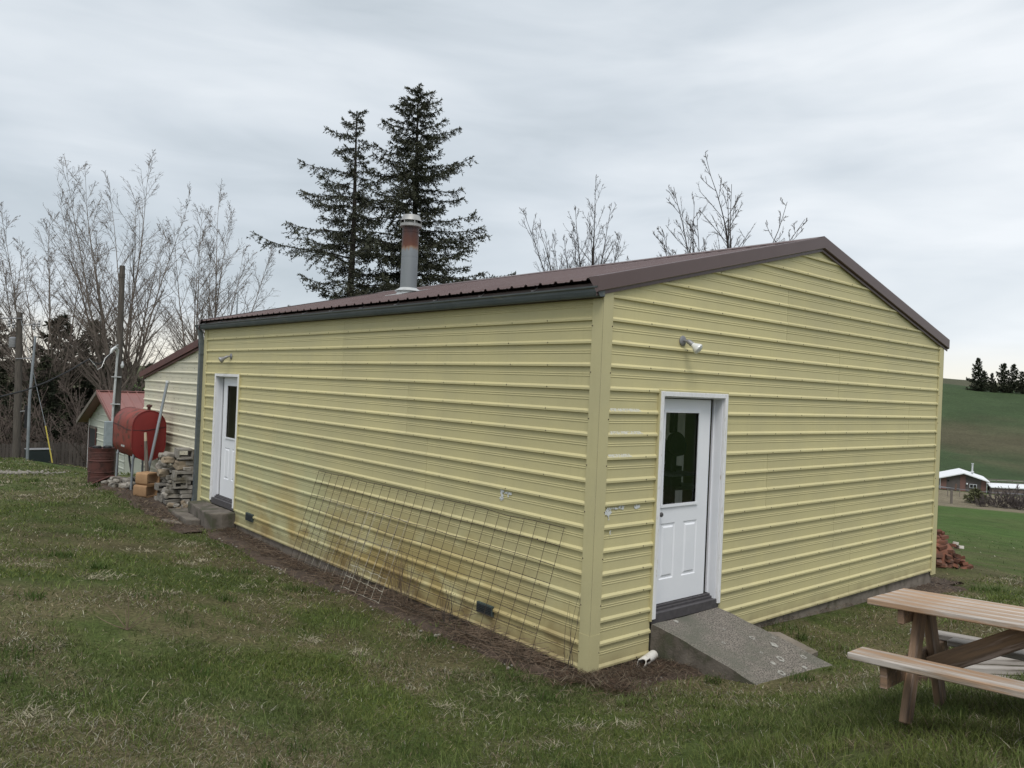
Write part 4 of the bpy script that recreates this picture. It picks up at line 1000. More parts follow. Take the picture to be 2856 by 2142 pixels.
# gable faces -X (toward the yard): corner at (1.40,27.03); ridge at y ~24.6
XG = 1.42; YL = 27.0; YP = 24.55; ZE = .93; ZP = 1.98; ZB = -1.5; YR = 2*YP-YL
tfS = lambda s, o, z: (XG-o, s, z)
sw = MB().add([(XG+.01, YR, ZB), (XG+.01, YL, ZB), (XG+.01, YL, ZE), (XG+.01, YP, ZP-.06), (XG+.01, YR, ZE), (XG+5, YR, ZB), (XG+5, YL, ZB), (XG+5, YL, ZE), (XG+5, YP, ZP-.06), (XG+5, YR, ZE)],
       [(0, 4, 3, 2, 1), (5, 6, 7, 8, 9), (1, 2, 7, 6), (0, 5, 9, 4)]).build('wall', PALE, sh)
ssl = (ZP-ZE)/(YL-YP)
def limS(z):
    d = max(0, (z-ZE+.06)/ssl); return (YR+.02+d, YL-.02-d)
for k in range(-2, 3):
    za, zb_ = k*CO-.046, (k+1)*CO-.046
    if za < ZB: za = ZB
    if zb_ > ZP-.1: zb_ = ZP-.1
    segs = [(YR, YL)] if za > .35 else [(YR, 25.85), (26.83, YL)]
    for s0, s1 in segs: siding_panel(sw, PALE, tfS, s0, s1, za, zb_, lim=limS)
MB().box((XG-.025, YL-.09, ZB), (XG-.005, YL+.02, ZE-.03)).build('corner_trim', WTRIM, sh)
dr_ = MB().box((XG-.03, 25.87, -1.25), (XG-.012, 26.81, .55)).build('door', DARK, sh)
for a, b_ in ((25.80, 25.87), (26.81, 26.87)): MB().box((XG-.045, a, -1.3), (XG-.031, b_, .60)).build('door_trim', MAROON, dr_)
MB().box((XG-.046, 25.86, .551), (XG-.031, 26.82, .64)).build('door_trim', GREYWOOD, dr_)
def shroof(sgn, nm):
    y0 = YP; y1 = YP+sgn*(YL-YP+.38); z0 = ZP; z1 = ZP-ssl*(YL-YP+.38)
    base = MB().add([(XG-.35, y0, z0), (XG+5.2, y0, z0), (XG+5.2, y1, z1), (XG-.35, y1, z1), (XG-.35, y0, z0-.05), (XG+5.2, y0, z0-.05), (XG+5.2, y1, z1-.05), (XG-.35, y1, z1-.05)], [(0, 1, 2, 3), (4, 7, 6, 5), (3, 2, 6, 7), (0, 3, 7, 4)]).build('roof', PINKR, sh)
    x = XG-.33
    while x < XG+5.2:
        MB().add([(x, y0, z0+.001), (x+.02, y0, z0+.03), (x+.05, y0, z0+.03), (x+.07, y0, z0+.001), (x, y1, z1+.001), (x+.02, y1, z1+.03), (x+.05, y1, z1+.03), (x+.07, y1, z1+.001)], [(0, 1, 5, 4), (1, 2, 6, 5), (2, 3, 7, 6)]).build('roof_rib', PINKR, base); x += .30
    MB().add([(XG-.37, y0, z0+.03), (XG-.37, y1, z1+.03), (XG-.37, y1, z1-.11), (XG-.37, y0, z0-.11), (XG-.34, y0, z0+.03), (XG-.34, y1, z1+.03), (XG-.34, y1, z1-.11), (XG-.34, y0, z0-.11)], [(0, 1, 2, 3), (7, 6, 5, 4), (0, 4, 5, 1), (3, 2, 6, 7), (1, 5, 6, 2)]).build('rake_board', GREYWOOD if sgn > 0 else PINKR, sh)
shroof(1, 0); shroof(-1, 0)
MB().box((XG-.36, YP-.12, ZP-.01), (XG+5.2, YP+.12, ZP+.015)).build('ridge_cap', PINKR, sh)

# ------------------------------------------------------------------ red oval tank on pipe legs
tk = thing('fuel_tank', (-.49, 13.6, .1), 'large rusty red oval fuel tank raised on four pipe legs', 'tank')
def oval(wd, ht, n=12):
    r = wd/2; pts = []
    for i in range(n+1): t_ = math.pi*i/n; pts.append((r*math.cos(t_), (ht/2-r)+r*math.sin(t_)))
    for i in range(n+1): t_ = math.pi+math.pi*i/n; pts.append((r*math.cos(t_), -(ht/2-r)+r*math.sin(t_)))
    return pts
xc, zc = -.49, 1.31; Y0t, Y1t = 12.83, 14.35
def oring(mb, y, k, s=0):
    base = len(mb.v)
    for a, b_ in oval(.70*k, 1.10-.70*(1-k)): mb.v.append((xc+a, y, zc+b_))
    return base
mb = MB(); ys = [(Y0t, .985), (Y0t+.012, 1.0), (Y1t-.012, 1.0), (Y1t, .985)]
bs_ = [oring(mb, y, k) for y, k in ys]; n_ = 26
for a, b_ in zip(bs_, bs_[1:]):
    for k in range(n_): mb.f.append((a+k, a+(k+1) % n_, b_+(k+1) % n_, b_+k))
mb.build('tank_body', RED, tk, smooth='auto')
for nm, y, dy in (('tank_end', Y0t, -1), ('tank_end', Y1t, 1)):
    mb = MB(); b0 = oring(mb, y+dy*.0, 1.015); b1 = oring(mb, y+dy*.016, 1.012); b2 = oring(mb, y+dy*.018, .965); b3 = oring(mb, y+dy*.008, .95); b4 = oring(mb, y+dy*.03, .6); c4 = len(mb.v); mb.v.append((xc, y+dy*.036, zc))
    for a, b_ in ((b0, b1), (b1, b2), (b2, b3), (b3, b4)):
        for k in range(n_): mb.f.append((a+k, a+(k+1) % n_, b_+(k+1) % n_, b_+k))
    for k in range(n_): mb.f.append((b4+k, b4+(k+1) % n_, c4))
    mb.build(nm, RED_END, tk, smooth='auto')
for x in (-.78, -.20):
    for y in (12.95, 14.2): 
        mb = MB().tube([(x, y, -.25), (x+(.02 if x < -.5 else -.02), y, .82 if True else 0)], .026, 10)
        mb.tube([(x+(.02 if x < -.5 else -.02), y, .80), (x+(.06 if x < -.5 else -.06), y, .98)], .032, 10); mb.build('leg', GALV, tk, smooth='auto')
MB().lathe([(.035, 0), (.035, .09)], (-.45, 13.05, 1.83), 12).lathe([(.055, .09), (.055, .13), (.03, .15)], (-.45, 13.05, 1.83), 12).build('filler_cap', DRUM, tk, smooth='auto')
MB().tube([(-.40, 13.25, 1.83), (-.40, 13.25, 1.93), (-.33, 13.25, 1.95)], .02, 8).build('vent_pipe', DRUM, tk, smooth='auto')
MB().tube([(-.845, 14.3, 1.50), (-.848, 13.7, 1.47), (-.846, 13.2, 1.42), (-.84, 12.82, 1.43), (-.6, 12.79, 1.42), (-.3, 12.79, 1.47), (-.14, 12.82, 1.50)], .006, 5).build('tie_wire', BLACK, tk)
MB().tube([(-.62, 13.8, .80), (-.66, 13.6, .70), (-.67, 13.4, .5), (-.66, 13.3, .33), (-.60, 13.3, .25)], .022, 8).build('fuel_hose', BLACK, tk, smooth='auto')
MB().box((-.8455, 13.35, 1.02), (-.838, 13.62, 1.06)).build('data_plate', GALV_L, tk)

bl = thing('steel_drum', (-.74, 15.7, -.08), 'maroon ribbed steel drum at the corner behind the red tank', 'drum')
pr = [(.28, 0), (.292, .01), (.288, .03)]
for z in np.arange(.05, .26, .035): pr += [(.284, z), (.291, z+.017)]
pr += [(.286, .29), (.30, .305), (.286, .32), (.286, .56), (.30, .575), (.286, .59)]
for z in np.arange(.62, .83, .035): pr += [(.284, z), (.291, z+.017)]
pr += [(.286, .855), (.295, .87), (.295, .885), (.275, .885), (.272, .86), (.0, .858)]
MB().lathe(pr, (-.74, 15.7, -.08), 32).build('drum_body', DRUM, bl, smooth='auto')
for dx, dy in ((-.10, .05), (.12, .0)): MB().lathe([(.10, 0), (.105, .03), (.08, .06), (.0, .06)], (-.74+dx, 15.7+dy, .79), 14).build('lid_fitting', BLACK, bl, smooth='auto')

# pole, service mast, meter box, cable
pz = G(.55, 19.82)
po = thing('utility_pole', (.56, 19.85, pz), 'weathered dark wooden pole rising behind the red tank', 'pole')
MB().tube([(.58, 19.84, -.9), (.57, 19.84, 3), (.545, 19.84, 5.80)], [.105, .092, .078], 12).build('pole_shaft', POLE, po, smooth='auto')
MB().lathe([(.088, 0), (.088, .12), (.08, .13)], (.546, 19.84, 5.45), 12).build('pole_band', POLE, po)
ms = thing('service_mast', (.44, 19.65, pz), 'grey galvanised service mast with weatherhead and meter box on the pole', 'mast')
MB().tube([(.425, 19.70, -.3), (.43, 19.69, 1.5), (.475, 19.66, 3.15)], .033, 10).build('conduit', GALV_L, ms, smooth='auto')
MB().tube([(.475, 19.66, 3.14), (.47, 19.64, 3.30), (.40, 19.60, 3.37), (.30, 19.56, 3.30), (.27, 19.55, 3.2)], [.036, .045, .05, .045, .03], 10).build('weatherhead', GALV_L, ms, smooth='auto')
MB().box((.20, 19.52, .40), (.42, 19.66, 1.22)).build('meter_box', mat('meter_box_paint', (.28, .32, .34), rough=.5), ms, bevel=.015)
for x in (.26, .36): MB().tube([(x, 19.6, -.4), (x, 19.6, .40)], .018, 8).build('conduit_stub', GALV, ms)
MB().lathe([(.03, 0), (.045, .04), (.05, .10), (.03, .14), (.02, .2)], (.62, 19.66, 2.78), 12).build('insulator', GALV_L, ms, smooth='auto')
MB().tube([(.47, 19.6, 3.3), (.44, 19.5, 3.45), (.38, 19.5, 3.42)], .012, 6).build('hook', GALV_L, ms)
for k in (.75, 1.7, 2.5): MB().box((.37, 19.62, k), (.60, 19.78, k+.03)).build('pipe_strap', GALV_L, ms)
cbl = MB(); pts = [(.27, 19.55, 3.2), (.12, 19.5, 2.98), (-.05, 19.45, 2.86), (-.22, 19.35, 2.90), (-.36, 19.3, 2.98), (-1.0, 18.55, 2.62), (-1.63, 17.75, 2.33), (-2.2, 17.0, 2.12), (-2.83, 16.1, 1.98), (-4.2, 14.2, 1.80), (-6.5, 11.5, 1.78), (-10, 7.5, 2.0), (-16, 0, 3.0)]
cbl.tube(pts, .021, 6); cbo = cbl.build('power_cable', BLACK, None, smooth='auto'); tag(cbo, 'thick black overhead cable sagging from the mast out to the left', 'cable')
cbl = MB().tube([(.27, 19.53, 3.2), (.10, 19.42, 3.05), (.0, 19.35, 2.78), (-.12, 19.3, 2.70), (-.16, 19.28, 2.80), (-.34, 19.3, 3.0)], .007, 6)
cbo = cbl.build('drip_loop', GALV_L, None, smooth='auto'); tag(cbo, 'short grey wire loop hanging from the weatherhead', 'cable')

lp = thing('utility_pole', (-.26, 31.1, -1), 'tall grey utility pole at the far left with crossarm wires on its top', 'pole')
MB().tube([(-.24, 31.1, -1.6), (-.30, 31.1, 2), (-.36, 31.13, 4.85)], [.15, .13, .105], 12).build('pole_shaft', POLE, lp, smooth='auto')
for z, x0, x1 in ((4.55, -1.1, -.3), (4.35, -.3, .25), (3.0, -.45, .2), (-.1+1.0, -.3, .15)): MB().tube([(x0, 31.0, z), (x1, 31.0, z+.06)], .022, 6).build('crossarm', GREYM, lp)
for x, z in ((-.72, 4.22), (-.58, 4.18), (.12, 4.18), (.30, 4.3)): MB().lathe([(.03, 0), (.06, .05), (.03, .1), (.06, .15), (.03, .2), (.05, .26), (.02, .3)], (x, 30.95, z), 8).build('insulator', GREYM, lp)
MB().lathe([(.0, 0), (.15, .0), (.16, .04), (.16, .36), (.09, .41), (0, .42)], (-.50, 31.3, 3.45), 16).build('transformer', GREYM, lp, smooth='auto')
MB().box((-.05, 30.95, .25), (.12, 31.05, 1.15)).build('meter_box', DARK, lp)
mm = thing('steel_post', (-.05, 29.9, -.9), 'slim grey steel post beside the far left utility pole', 'post')
MB().tube([(-.06, 29.9, -1.4), (-.08, 29.9, 1.5), (.02, 29.9, 3.9)], [.055, .05, .04], 8).build('post_shaft', GALV, mm, smooth='auto')
bx = thing('dark_bin', (.42, 30.9, -1), 'dark low utility bin with pale lid at the edge of the lawn', 'bin')
MB().box((.02, 30.6, -1.15), (.85, 31.1, -.60)).build('bin_body', mat('dark_green_bin', (.02, .028, .03), rough=.5), bx, bevel=.03)
MB().box((.0, 30.58, -.60), (.87, 31.12, -.56)).build('lid', GREYM, bx, bevel=.015)
gw = MB().tube([(.63, 29.0, -.95), (.38, 29.2, .46)], .022, 6).build('guy_marker', mat('yellow_plastic', (.62, .50, .10), rough=.5), None); tag(gw, 'yellow guy wire marker slanting up from the lawn edge', 'marker')
gw = MB().tube([(.38, 29.2, .46), (-.15, 30.6, 3.6), (-.33, 31.05, 4.6)], .008, 4).build('guy_wire', GALV, None); tag(gw, 'thin guy wire running up to the far left pole', 'wire')
an = MB().tube([(5.80, 24.4, 3.2), (5.80, 24.5, 5.2), (5.807, 24.52, 5.95)], [.035, .03, .012], 6).build('antenna_post', GALV, None); tag(an, 'thin grey antenna post poking up beyond the far eave', 'post')

# leaning things by the tank
pi = MB().tube([(-.64, 12.55, .05), (-.40, 12.68, 1.25), (-.165, 12.80, 2.47)], .031, 12)
pio = pi.build('metal_pipe', GALV, None, smooth='auto'); tag(pio, 'long grey metal pipe leaning up in front of the red tank end', 'pipe')
pio2 = MB().tube([(-.165, 12.80, 2.47), (-.155, 12.805, 2.52)], .04, 12).build('pipe_cap', GALV_L, pio, world=False, smooth='auto')
stk = MB().tube([(-.56, 12.50, .15), (-.62, 12.5, .9), (-.645, 12.5, 1.22)], [.05, .04, .030], 8).build('wooden_stake', GREYWOOD, None, smooth='auto'); tag(stk, 'old wooden stake with pale tip standing before the tank end', 'stake')
MB().tube([(-.645, 12.5, 1.22), (-.657, 12.5, 1.40)], [.030, .026], 8).build('stake_tip', mat('pale_wood_tip', (.55, .45, .33), rough=.8), stk, world=False)

# ------------------------------------------------------------------ pile of blocks and stones
def cinder(name, c, L_b, H_b, D_b, rot, m, label, group, holes=1, slot=False):
    """hollow block: cores run along local y"""
    t_ = .032; mb = MB(); a, b_, d = L_b/2, D_b/2, H_b/2
    if slot: xs = [-a, -a+.05, a-.05, a]
    else: xs = [-a, -a+t_] + sum([[ -a+t_+(2*a-2*t_)*k/holes - (t_/2), -a+t_+(2*a-2*t_)*k/holes+(t_/2)] for k in range(1, holes)], []) + [a-t_, a]
    tz = .055 if slot else t_
    mb.box((-a, -b_, -d), (a, b_, -d+tz)); mb.box((-a, -b_, d-tz), (a, b_, d))
    for k in range(0, len(xs), 2): mb.box((xs[k], -b_, -d+tz), (xs[k+1], b_, d-tz))
    o = mb.build(name, m, None); o.location = c; o.rotation_euler = rot; tag(o, label, 'block', group); return o
gpi = 'blocks and stones piled against the cream wall'
cinder('cinder_block', (-.17, 11.50, 1.045), .30, .19, .39, (.02, .02, -.12), BLOCK, 'hollow grey cinder block on top of the pile next to the downspout', gpi, 1)
cinder('cinder_block', (-.21, 11.34, .60), .40, .19, .22, (0, .02, -.08), BLOCK, 'grey block with long slot in the middle of the pile beside the downspout', gpi, 1, True)
cinder('cinder_block', (-.28, 11.32, .42), .26, .14, .2, (0, -.03, -.1), BLOCK, 'small hollow block beneath the slotted block in the pile', gpi, 1)
cinder('cinder_block', (-.50, 11.80, .33), .20, .13, .25, (0, 0, -.05), BLOCK, 'small hollow block just right of the clay flue tiles', gpi, 1)
sp_ = mat('tan_stone', (.27, .215, .15), (.19, .155, .115), rough=.95, scale=6, bump=.5)
def rock(name, c, size, seed, m, label, cat, group):
    q_ = random.Random(seed); bm = bmesh.new(); bmesh.ops.create_icosphere(bm, subdivisions=2, radius=1)
    for v_ in bm.verts:
        p = v_.co; k = .85+.3*q_.random()
        # boxy
        p = Vector([math.copysign(abs(t_)**.55, t_) for t_ in p])*k
        v_.co = Vector((p.x*size[0]/2, p.y*size[1]/2, p.z*size[2]/2))
    me = bpy.data.meshes.new(name); bm.to_mesh(me); bm.free(); me.materials.append(m); o = bpy.data.objects.new(name, me); col.objects.link(o)
    o.location = c; o.rotation_euler = (q_.uniform(-.15, .15), q_.uniform(-.15, .15), q_.uniform(-.6, .6)); tag(o, label, cat, group); return o
rock('tan_stone', (-.20, 11.46, .80), (.36, .26, .21), 1, sp_, 'squared tan stone resting under the topmost cinder block', 'stone', gpi)
q_ = random.Random(11)
protos = []
ORD = ['first', 'second', 'third', 'fourth', 'fifth', 'sixth', 'seventh', 'eighth', 'ninth', 'tenth', 'eleventh', 'twelfth', 'thirteenth', 'fourteenth', 'fifteenth', 'sixteenth', 'seventeenth', 'eighteenth', 'nineteenth', 'twentieth']
def small_block(c, size, rot, label):
    o = MB().box(tuple(-s/2 for s in size), tuple(s/2 for s in size), jit=.009, rr=q_).build('paving_block', BLOCK, None, bevel=.006)
    o.location = c; o.rotation_euler = rot; tag(o, label, 'block', gpi)
z = .03
for row in range(9):
    ytop = 13.7-row*.22; y = 11.36; n_ = 0; hrow = q_.uniform(.07, .135)
    while y < ytop:
        l_ = q_.uniform(.10, .30); dep = q_.uniform(.22, .38); x = (-.52 if y < 11.85 else -.38)+row*.022+q_.uniform(-.07, .06)
        if row > 6: x += .10
        hgt = hrow*q_.uniform(.72, .97)
        small_block((x+dep/2, y+l_/2, z+hgt/2), (dep, l_, hgt), (q_.uniform(-.12, .12), q_.uniform(-.12, .12), q_.uniform(-.25, .25)),
                    'worn block, %s from the downspout in the %s course up of the pile' % (ORD[n_], ORD[row]))
        y += l_+q_.uniform(.005, .03); n_ += 1
    if row < 8:
        small_block((-.16, 11.36, z+hrow*.45), (q_.uniform(.14, .24), .24, hrow*.9), (q_.uniform(-.06, .06), q_.uniform(-.09, .09), q_.uniform(-.1, .1)),
                    'block at the cream wall end of the %s course up of the pile' % ORD[row])
    z += hrow+.006
for k, (x, y, z, s_) in enumerate([(-.46, 11.55, .90, .2), (-.36, 11.75, .97, .22), (-.40, 12.0, .95, .18), (-.3, 12.3, .92, .2), (-.42, 12.0, .80, .17), (-.38, 12.25, .70, .2), (-.48, 11.75, .62, .2), (-.48, 11.45, .20, .17)]):
    rock('rubble_stone', (x, y, z), (s_*1.2, s_, s_*.7), 20+k, BLOCK if k % 3 else sp_, 'rough rubble stone, %s from the downspout along the crest of the block pile' % ORD[k], 'stone', gpi)
for k in range(26):
    x = q_.uniform(-1.0, -.35); y = q_.uniform(13.1, 14.7)
    rock('rubble_stone', (x, y, G(x, y)+.04+.16*q_.random()), (q_.uniform(.1, .26), q_.uniform(.1, .22), q_.uniform(.05, .14)), 60+k, BLOCK, 'loose rubble stone on the ground under the red tank', 'stone', 'rubble under the red tank')
for k in range(16):
    x = q_.uniform(-.55, -.05); y = q_.uniform(11.05, 11.3)
    rock('rubble_stone', (x, y, G(x, y)+.03+.12*q_.random()), (q_.uniform(.06, .16), q_.uniform(.06, .14), q_.uniform(.04, .1)), 100+k, BLOCK if k % 2 else sp_, 'small rubble stone at the foot of the downspout', 'stone', 'rubble by the downspout')
board('grey_board', (-.62, 13.55, .20), (.10, 1.2, .05), .25, GREYWOOD, 'short grey board lying on the rubble under the tank', 'board', tilt=.12)
board('maroon_board', (-.92, 14.8, .12), (.16, .8, .03), .35, MAROON, 'maroon board propped against the drum foot', 'board', tilt=-.35)
def flue(c, rzv, label):
    wd, ht, ln, t_ = .34, .25, .33, .028; mb = MB()
    def ring(k, y):
        pts = []; a, b_ = wd/2-k, ht/2-k; r = max(.045-k, .012)
        for (sx, sz, a0) in ((1, 1, 0), (-1, 1, 90), (-1, -1, 180), (1, -1, 270)):
            for j in range(4):
                t2 = R(a0+30*j); pts.append((sx*(a-r)+r*math.cos(t2), y, sz*(b_-r)+r*math.sin(t2)))
        return pts
    rings = [ring(0, -ln/2), ring(0, ln/2), ring(t_, ln/2), ring(t_, -ln/2)]
    for r_ in rings: mb.v += r_
    for a in range(4):
        b_ = (a+1) % 4
        for k in range(16): mb.f.append((a*16+k, a*16+(k+1) % 16, b_*16+(k+1) % 16, b_*16+k))
    o = mb.build('flue_tile', TILE, None, smooth='auto'); o.location = c; o.rotation_euler = (0, 0, rzv); tag(o, label, 'flue tile', 'clay flue tiles in front of the tank')
flue((-.68, 12.22, .20), .55, 'lower tan clay flue tile sitting on the grass')
flue((-.64, 12.24, .455), .46, 'upper tan clay flue tile stacked on the other one')

# ------------------------------------------------------------------ brick pile beyond the far right corner
q_ = random.Random(4); bk = 0
bme = MB().box((-.10, -.048, -.03), (.10, .048, .03)).build('brick', BRICK, None, bevel=.003)
first = True; base = (10.85, 1.15)
for row in range(11):
    wr = .74-row*.062
    for k in range(int(max(2, 16-row*1.35))):
        o = bme if first else bme.copy()
        if not first: col.objects.link(o)
        a = 2*math.pi*(k+q_.random()*.7)/max(2, 16-row*1.35); rr = wr*q_.uniform(.8, 1.05)
        x = base[0]+rr*math.cos(a); y = base[1]+rr*math.sin(a)
        o.location = (x, y, -.44+row*.080+q_.uniform(-.012, .012)); o.rotation_euler = (q_.uniform(-.3, .3), q_.uniform(-.3, .3), q_.uniform(0, 3.1))
        tag(o, 'old red brick in the %s layer up of the heap beyond the far right corner' % ORD[row], 'brick', 'bricks heaped beyond the shop corner'); first = False
core = MB().lathe([(.62, -.5), (.5, -.1), (.12, .34), (0, .36)], (base[0], base[1], 0), 10).build('brick_rubble', BRICK, None); tag(core, 'broken brick rubble filling the middle of the heap', 'rubble', kind='stuff')
for k, (x, y, z) in enumerate([(11.22, .72, -.02), (11.28, .68, -.09)]):
    o = MB().box((-.10, -.048, -.03), (.10, .048, .03)).build('pale_brick', BRICKW, None, bevel=.003); o.location = (x, y, z); o.rotation_euler = (.1, .2, .4+k*.5)
    tag(o, 'whitewashed brick on the outer face of the brick heap, %s one' % ('upper' if k == 0 else 'lower'), 'brick', 'pale bricks on the heap')

# ------------------------------------------------------------------ trees
class Tubes:
    """many tapered twigs in one mesh"""
    def __init__(s, n=3): s.v = []; s.f = []; s.n = n
    def add(s, pts, rads, n=None):
        n = n or s.n; base = len(s.v); prev = None
        for i, p in enumerate(pts):
            d = pts[min(i+1, len(pts)-1)]-pts[max(i-1, 0)]; d = d.normalized() if d.length > 1e-9 else Vector((0, 0, 1))
            a = prev if prev is not None else (Vector((1, 0, 0)) if abs(d.x) < .8 else Vector((0, 1, 0)))
            a = (a-d*a.dot(d)).normalized(); prev = a; b = d.cross(a)
            for k in range(n):
                t = 2*math.pi*k/n; s.v.append(p+(a*math.cos(t)+b*math.sin(t))*rads[i])
        for i in range(len(pts)-1):
            for k in range(n):
                k2 = (k+1) % n; s.f.append((base+i*n+k, base+i*n+k2, base+(i+1)*n+k2, base+(i+1)*n+k))
    def quad(s, c, d, ln, wd, side):
        base = len(s.v); e_ = c+d*ln; m_ = c+d*ln*.45
        s.v += [c, m_+side*wd, e_, m_-side*wd]; s.f.append((base, base+1, base+2, base+3))
    def mesh(s, name, m):
        me = bpy.data.meshes.new(name); me.from_pydata([tuple(p) for p in s.v], [], s.f); me.materials.append(m); return me
def rdir(q, az=None, el=None):
    az = q.uniform(0, 2*math.pi) if az is None else az; el = q.uniform(-1, 1) if el is None else el
    return Vector((math.cos(az)*math.cos(el), math.sin(az)*math.cos(el), math.sin(el)))
def grow(q, start, d, ln, r0, r1, nseg, wob, lift):
    pts = [start.copy()]; p = start.copy(); d = d.normalized()
    for i in range(nseg):
        d = (d+Vector((q.uniform(-wob, wob), q.uniform(-wob, wob), q.uniform(-wob, wob)+lift))).normalized()
        p = p+d*(ln/nseg); pts.append(p.copy())
    return pts, [r0+(r1-r0)*i/nseg for i in range(nseg+1)]
def bare_tree(seed, H, spread, stems, m, buds=True, side_n=16, twig_n=5, minr=.010, trunk_h=.12, bend=.05, upr=.08, bud_m=None, spur=False, lean=(0, 0), outk=1.0):
    """leafless tree: forked stems > ascending side branches > twigs > buds. Returns (trunk mesh, crown mesh, bud mesh)"""
    q = random.Random(seed); T = Tubes(6); Cw = Tubes(3); B = Tubes(); bs_k = .5 if m is TWIG_D else .85
    hb = H*trunk_h; base_r = H*.014
    T.add([Vector((0, 0, -.6)), Vector((0, 0, 0)), Vector((lean[0]*.02, lean[1]*.02, hb))], [base_r*1.4, base_r*1.15, base_r], 8)
    for s in range(stems):
        az = 2*math.pi*(s+q.uniform(-.3, .3))/stems; k = (0.25 if s == 0 else 1)
        el = math.pi/2-k*math.atan(spread/H)*q.uniform(.6, 1.5)
        d = rdir(q, az, el)+Vector((lean[0]*.1, lean[1]*.1, 0)); Ls = (H-hb)*(1 if s == 0 else q.uniform(.76, 1.0))
        st = Vector((lean[0]*.02, lean[1]*.02, hb*q.uniform(.6, 1)))
        pts, rad = grow(q, st, d, Ls, base_r*.62, minr*.9, 12, bend, .03); rad = [minr*.85+(base_r*.50-minr*.85)*(1-i_/12)**1.7 for i_ in range(13)]
        T.add(pts, rad, 5)
        for b in range(side_n):
            t = .12+.86*(b+q.random())/side_n; i = min(int(t*12), 11); p = pts[i].lerp(pts[i+1], t*12-i)
            dd = (pts[i+1]-pts[i]).normalized(); a2 = q.uniform(0, 2*math.pi); out_ = rdir(q, a2, 0)
            bd = (dd*q.uniform(.75, 1.2)+out_*q.uniform(.45, .9)*outk).normalized()
            bl = Ls*(.33*(1-t)+.05)*q.uniform(.55, 1.25)
            bp_, br_ = grow(q, p, bd, bl, max(rad[i]*.5, minr), minr*.75, 6, .07, upr)
            Cw.add(bp_, br_, 4)
            for c in range(twig_n):
                tt = .18+.8*(c+q.random())/twig_n; j = min(int(tt*6), 5); pp = bp_[j].lerp(bp_[j+1], tt*6-j)
                td = ((bp_[j+1]-bp_[j]).normalized()+rdir(q)*q.uniform(.6, 1.05)*outk).normalized()
                tl = bl*q.uniform(.22, .45)*(1.15-tt*.6)
                tp, tr = grow(q, pp, td, tl, minr*.8, minr*.55, 3, .1, upr*1.2)
                Cw.add(tp, tr, 3)
                for e_ in range(3):
                    k2 = q.randint(0, 2); p3 = tp[k2].lerp(tp[k2+1], q.random()); d3 = ((tp[k2+1]-tp[k2]).normalized()+rdir(q)*.7).normalized()
                    Cw.add([p3, p3+d3*tl*.3], [minr*.6, minr*.4], 3)
                    if buds: B.quad(p3+d3*tl*.3, d3, minr*9*bs_k, minr*2.2*bs_k, rdir(q)); B.quad(p3, rdir(q), minr*7*bs_k, minr*1.8*bs_k, rdir(q))
                if buds: B.quad(tp[-1], (tp[-1]-tp[-2]).normalized(), minr*10*bs_k, minr*2.4*bs_k, rdir(q))
                if spur:
                    for e_ in range(5):
                        k2 = q.randint(0, 2); p3 = tp[k2].lerp(tp[k2+1], q.random()); B.quad(p3, rdir(q), minr*6*bs_k, minr*2.4*bs_k, rdir(q))
            if spur:
                for e_ in range(int(bl*14)):
                    j = q.randint(0, 5); pp = bp_[j].lerp(bp_[j+1], q.random()); B.quad(pp, rdir(q), minr*6*bs_k, minr*2.6*bs_k, rdir(q))
    return T.mesh('trunk', m), Cw.mesh('crown', m), (B.mesh('buds', bud_m or m) if B.f else None)
def place_tree(name, meshes, loc, label, cat, group=None, rz_=0, scale=1):
    o = bpy.data.objects.new(name, None); col.objects.link(o); o.location = loc; o.rotation_euler = (0, 0, rz_); o.scale = (scale,)*3 if not hasattr(scale, '__len__') else scale; o.empty_display_size = .1
    tag(o, label, cat, group)
    for nm, me in meshes:
        c = bpy.data.objects.new(nm, me); col.objects.link(c); c.parent = o
    return o

BUDC = mat('bud_brown', (.17, .125, .105), (.11, .085, .07), rough=.9)
gl_ = 'leafless trees beyond the sheds'
def bt(seed, H, spread, stems, loc, label, m=TWIG, rz_=0, **k):
    a, b_, c = bare_tree(seed, H, spread, stems, m, bud_m=BUDC, **k)
    ms_ = [('trunk', a), ('crown', b_)]+([('buds', c)] if c else [])
    return place_tree('bare_tree', ms_, loc, label, 'tree', gl_, rz_)
bt(1, 18.4, 4.3, 9, (6.5, 43.4, -2.9), 'tallest many-stemmed leafless tree, rising behind the dark pole', side_n=26, twig_n=9, minr=.0085, upr=.035, outk=1.05)
bt(2, 15.4, 5.2, 9, (3.4, 45.6, -3.0), 'broad leafless tree spreading to the left of the dark pole', side_n=26, twig_n=9, minr=.0085, upr=.035, outk=1.05, lean=(-1.2, .5))
bt(3, 17.6, 3.9, 8, (10.1, 40.7, -3.1), 'narrow leafless tree above the cream building roof', side_n=26, twig_n=9, minr=.0085, upr=.035, outk=1.05, lean=(.8, -.4))
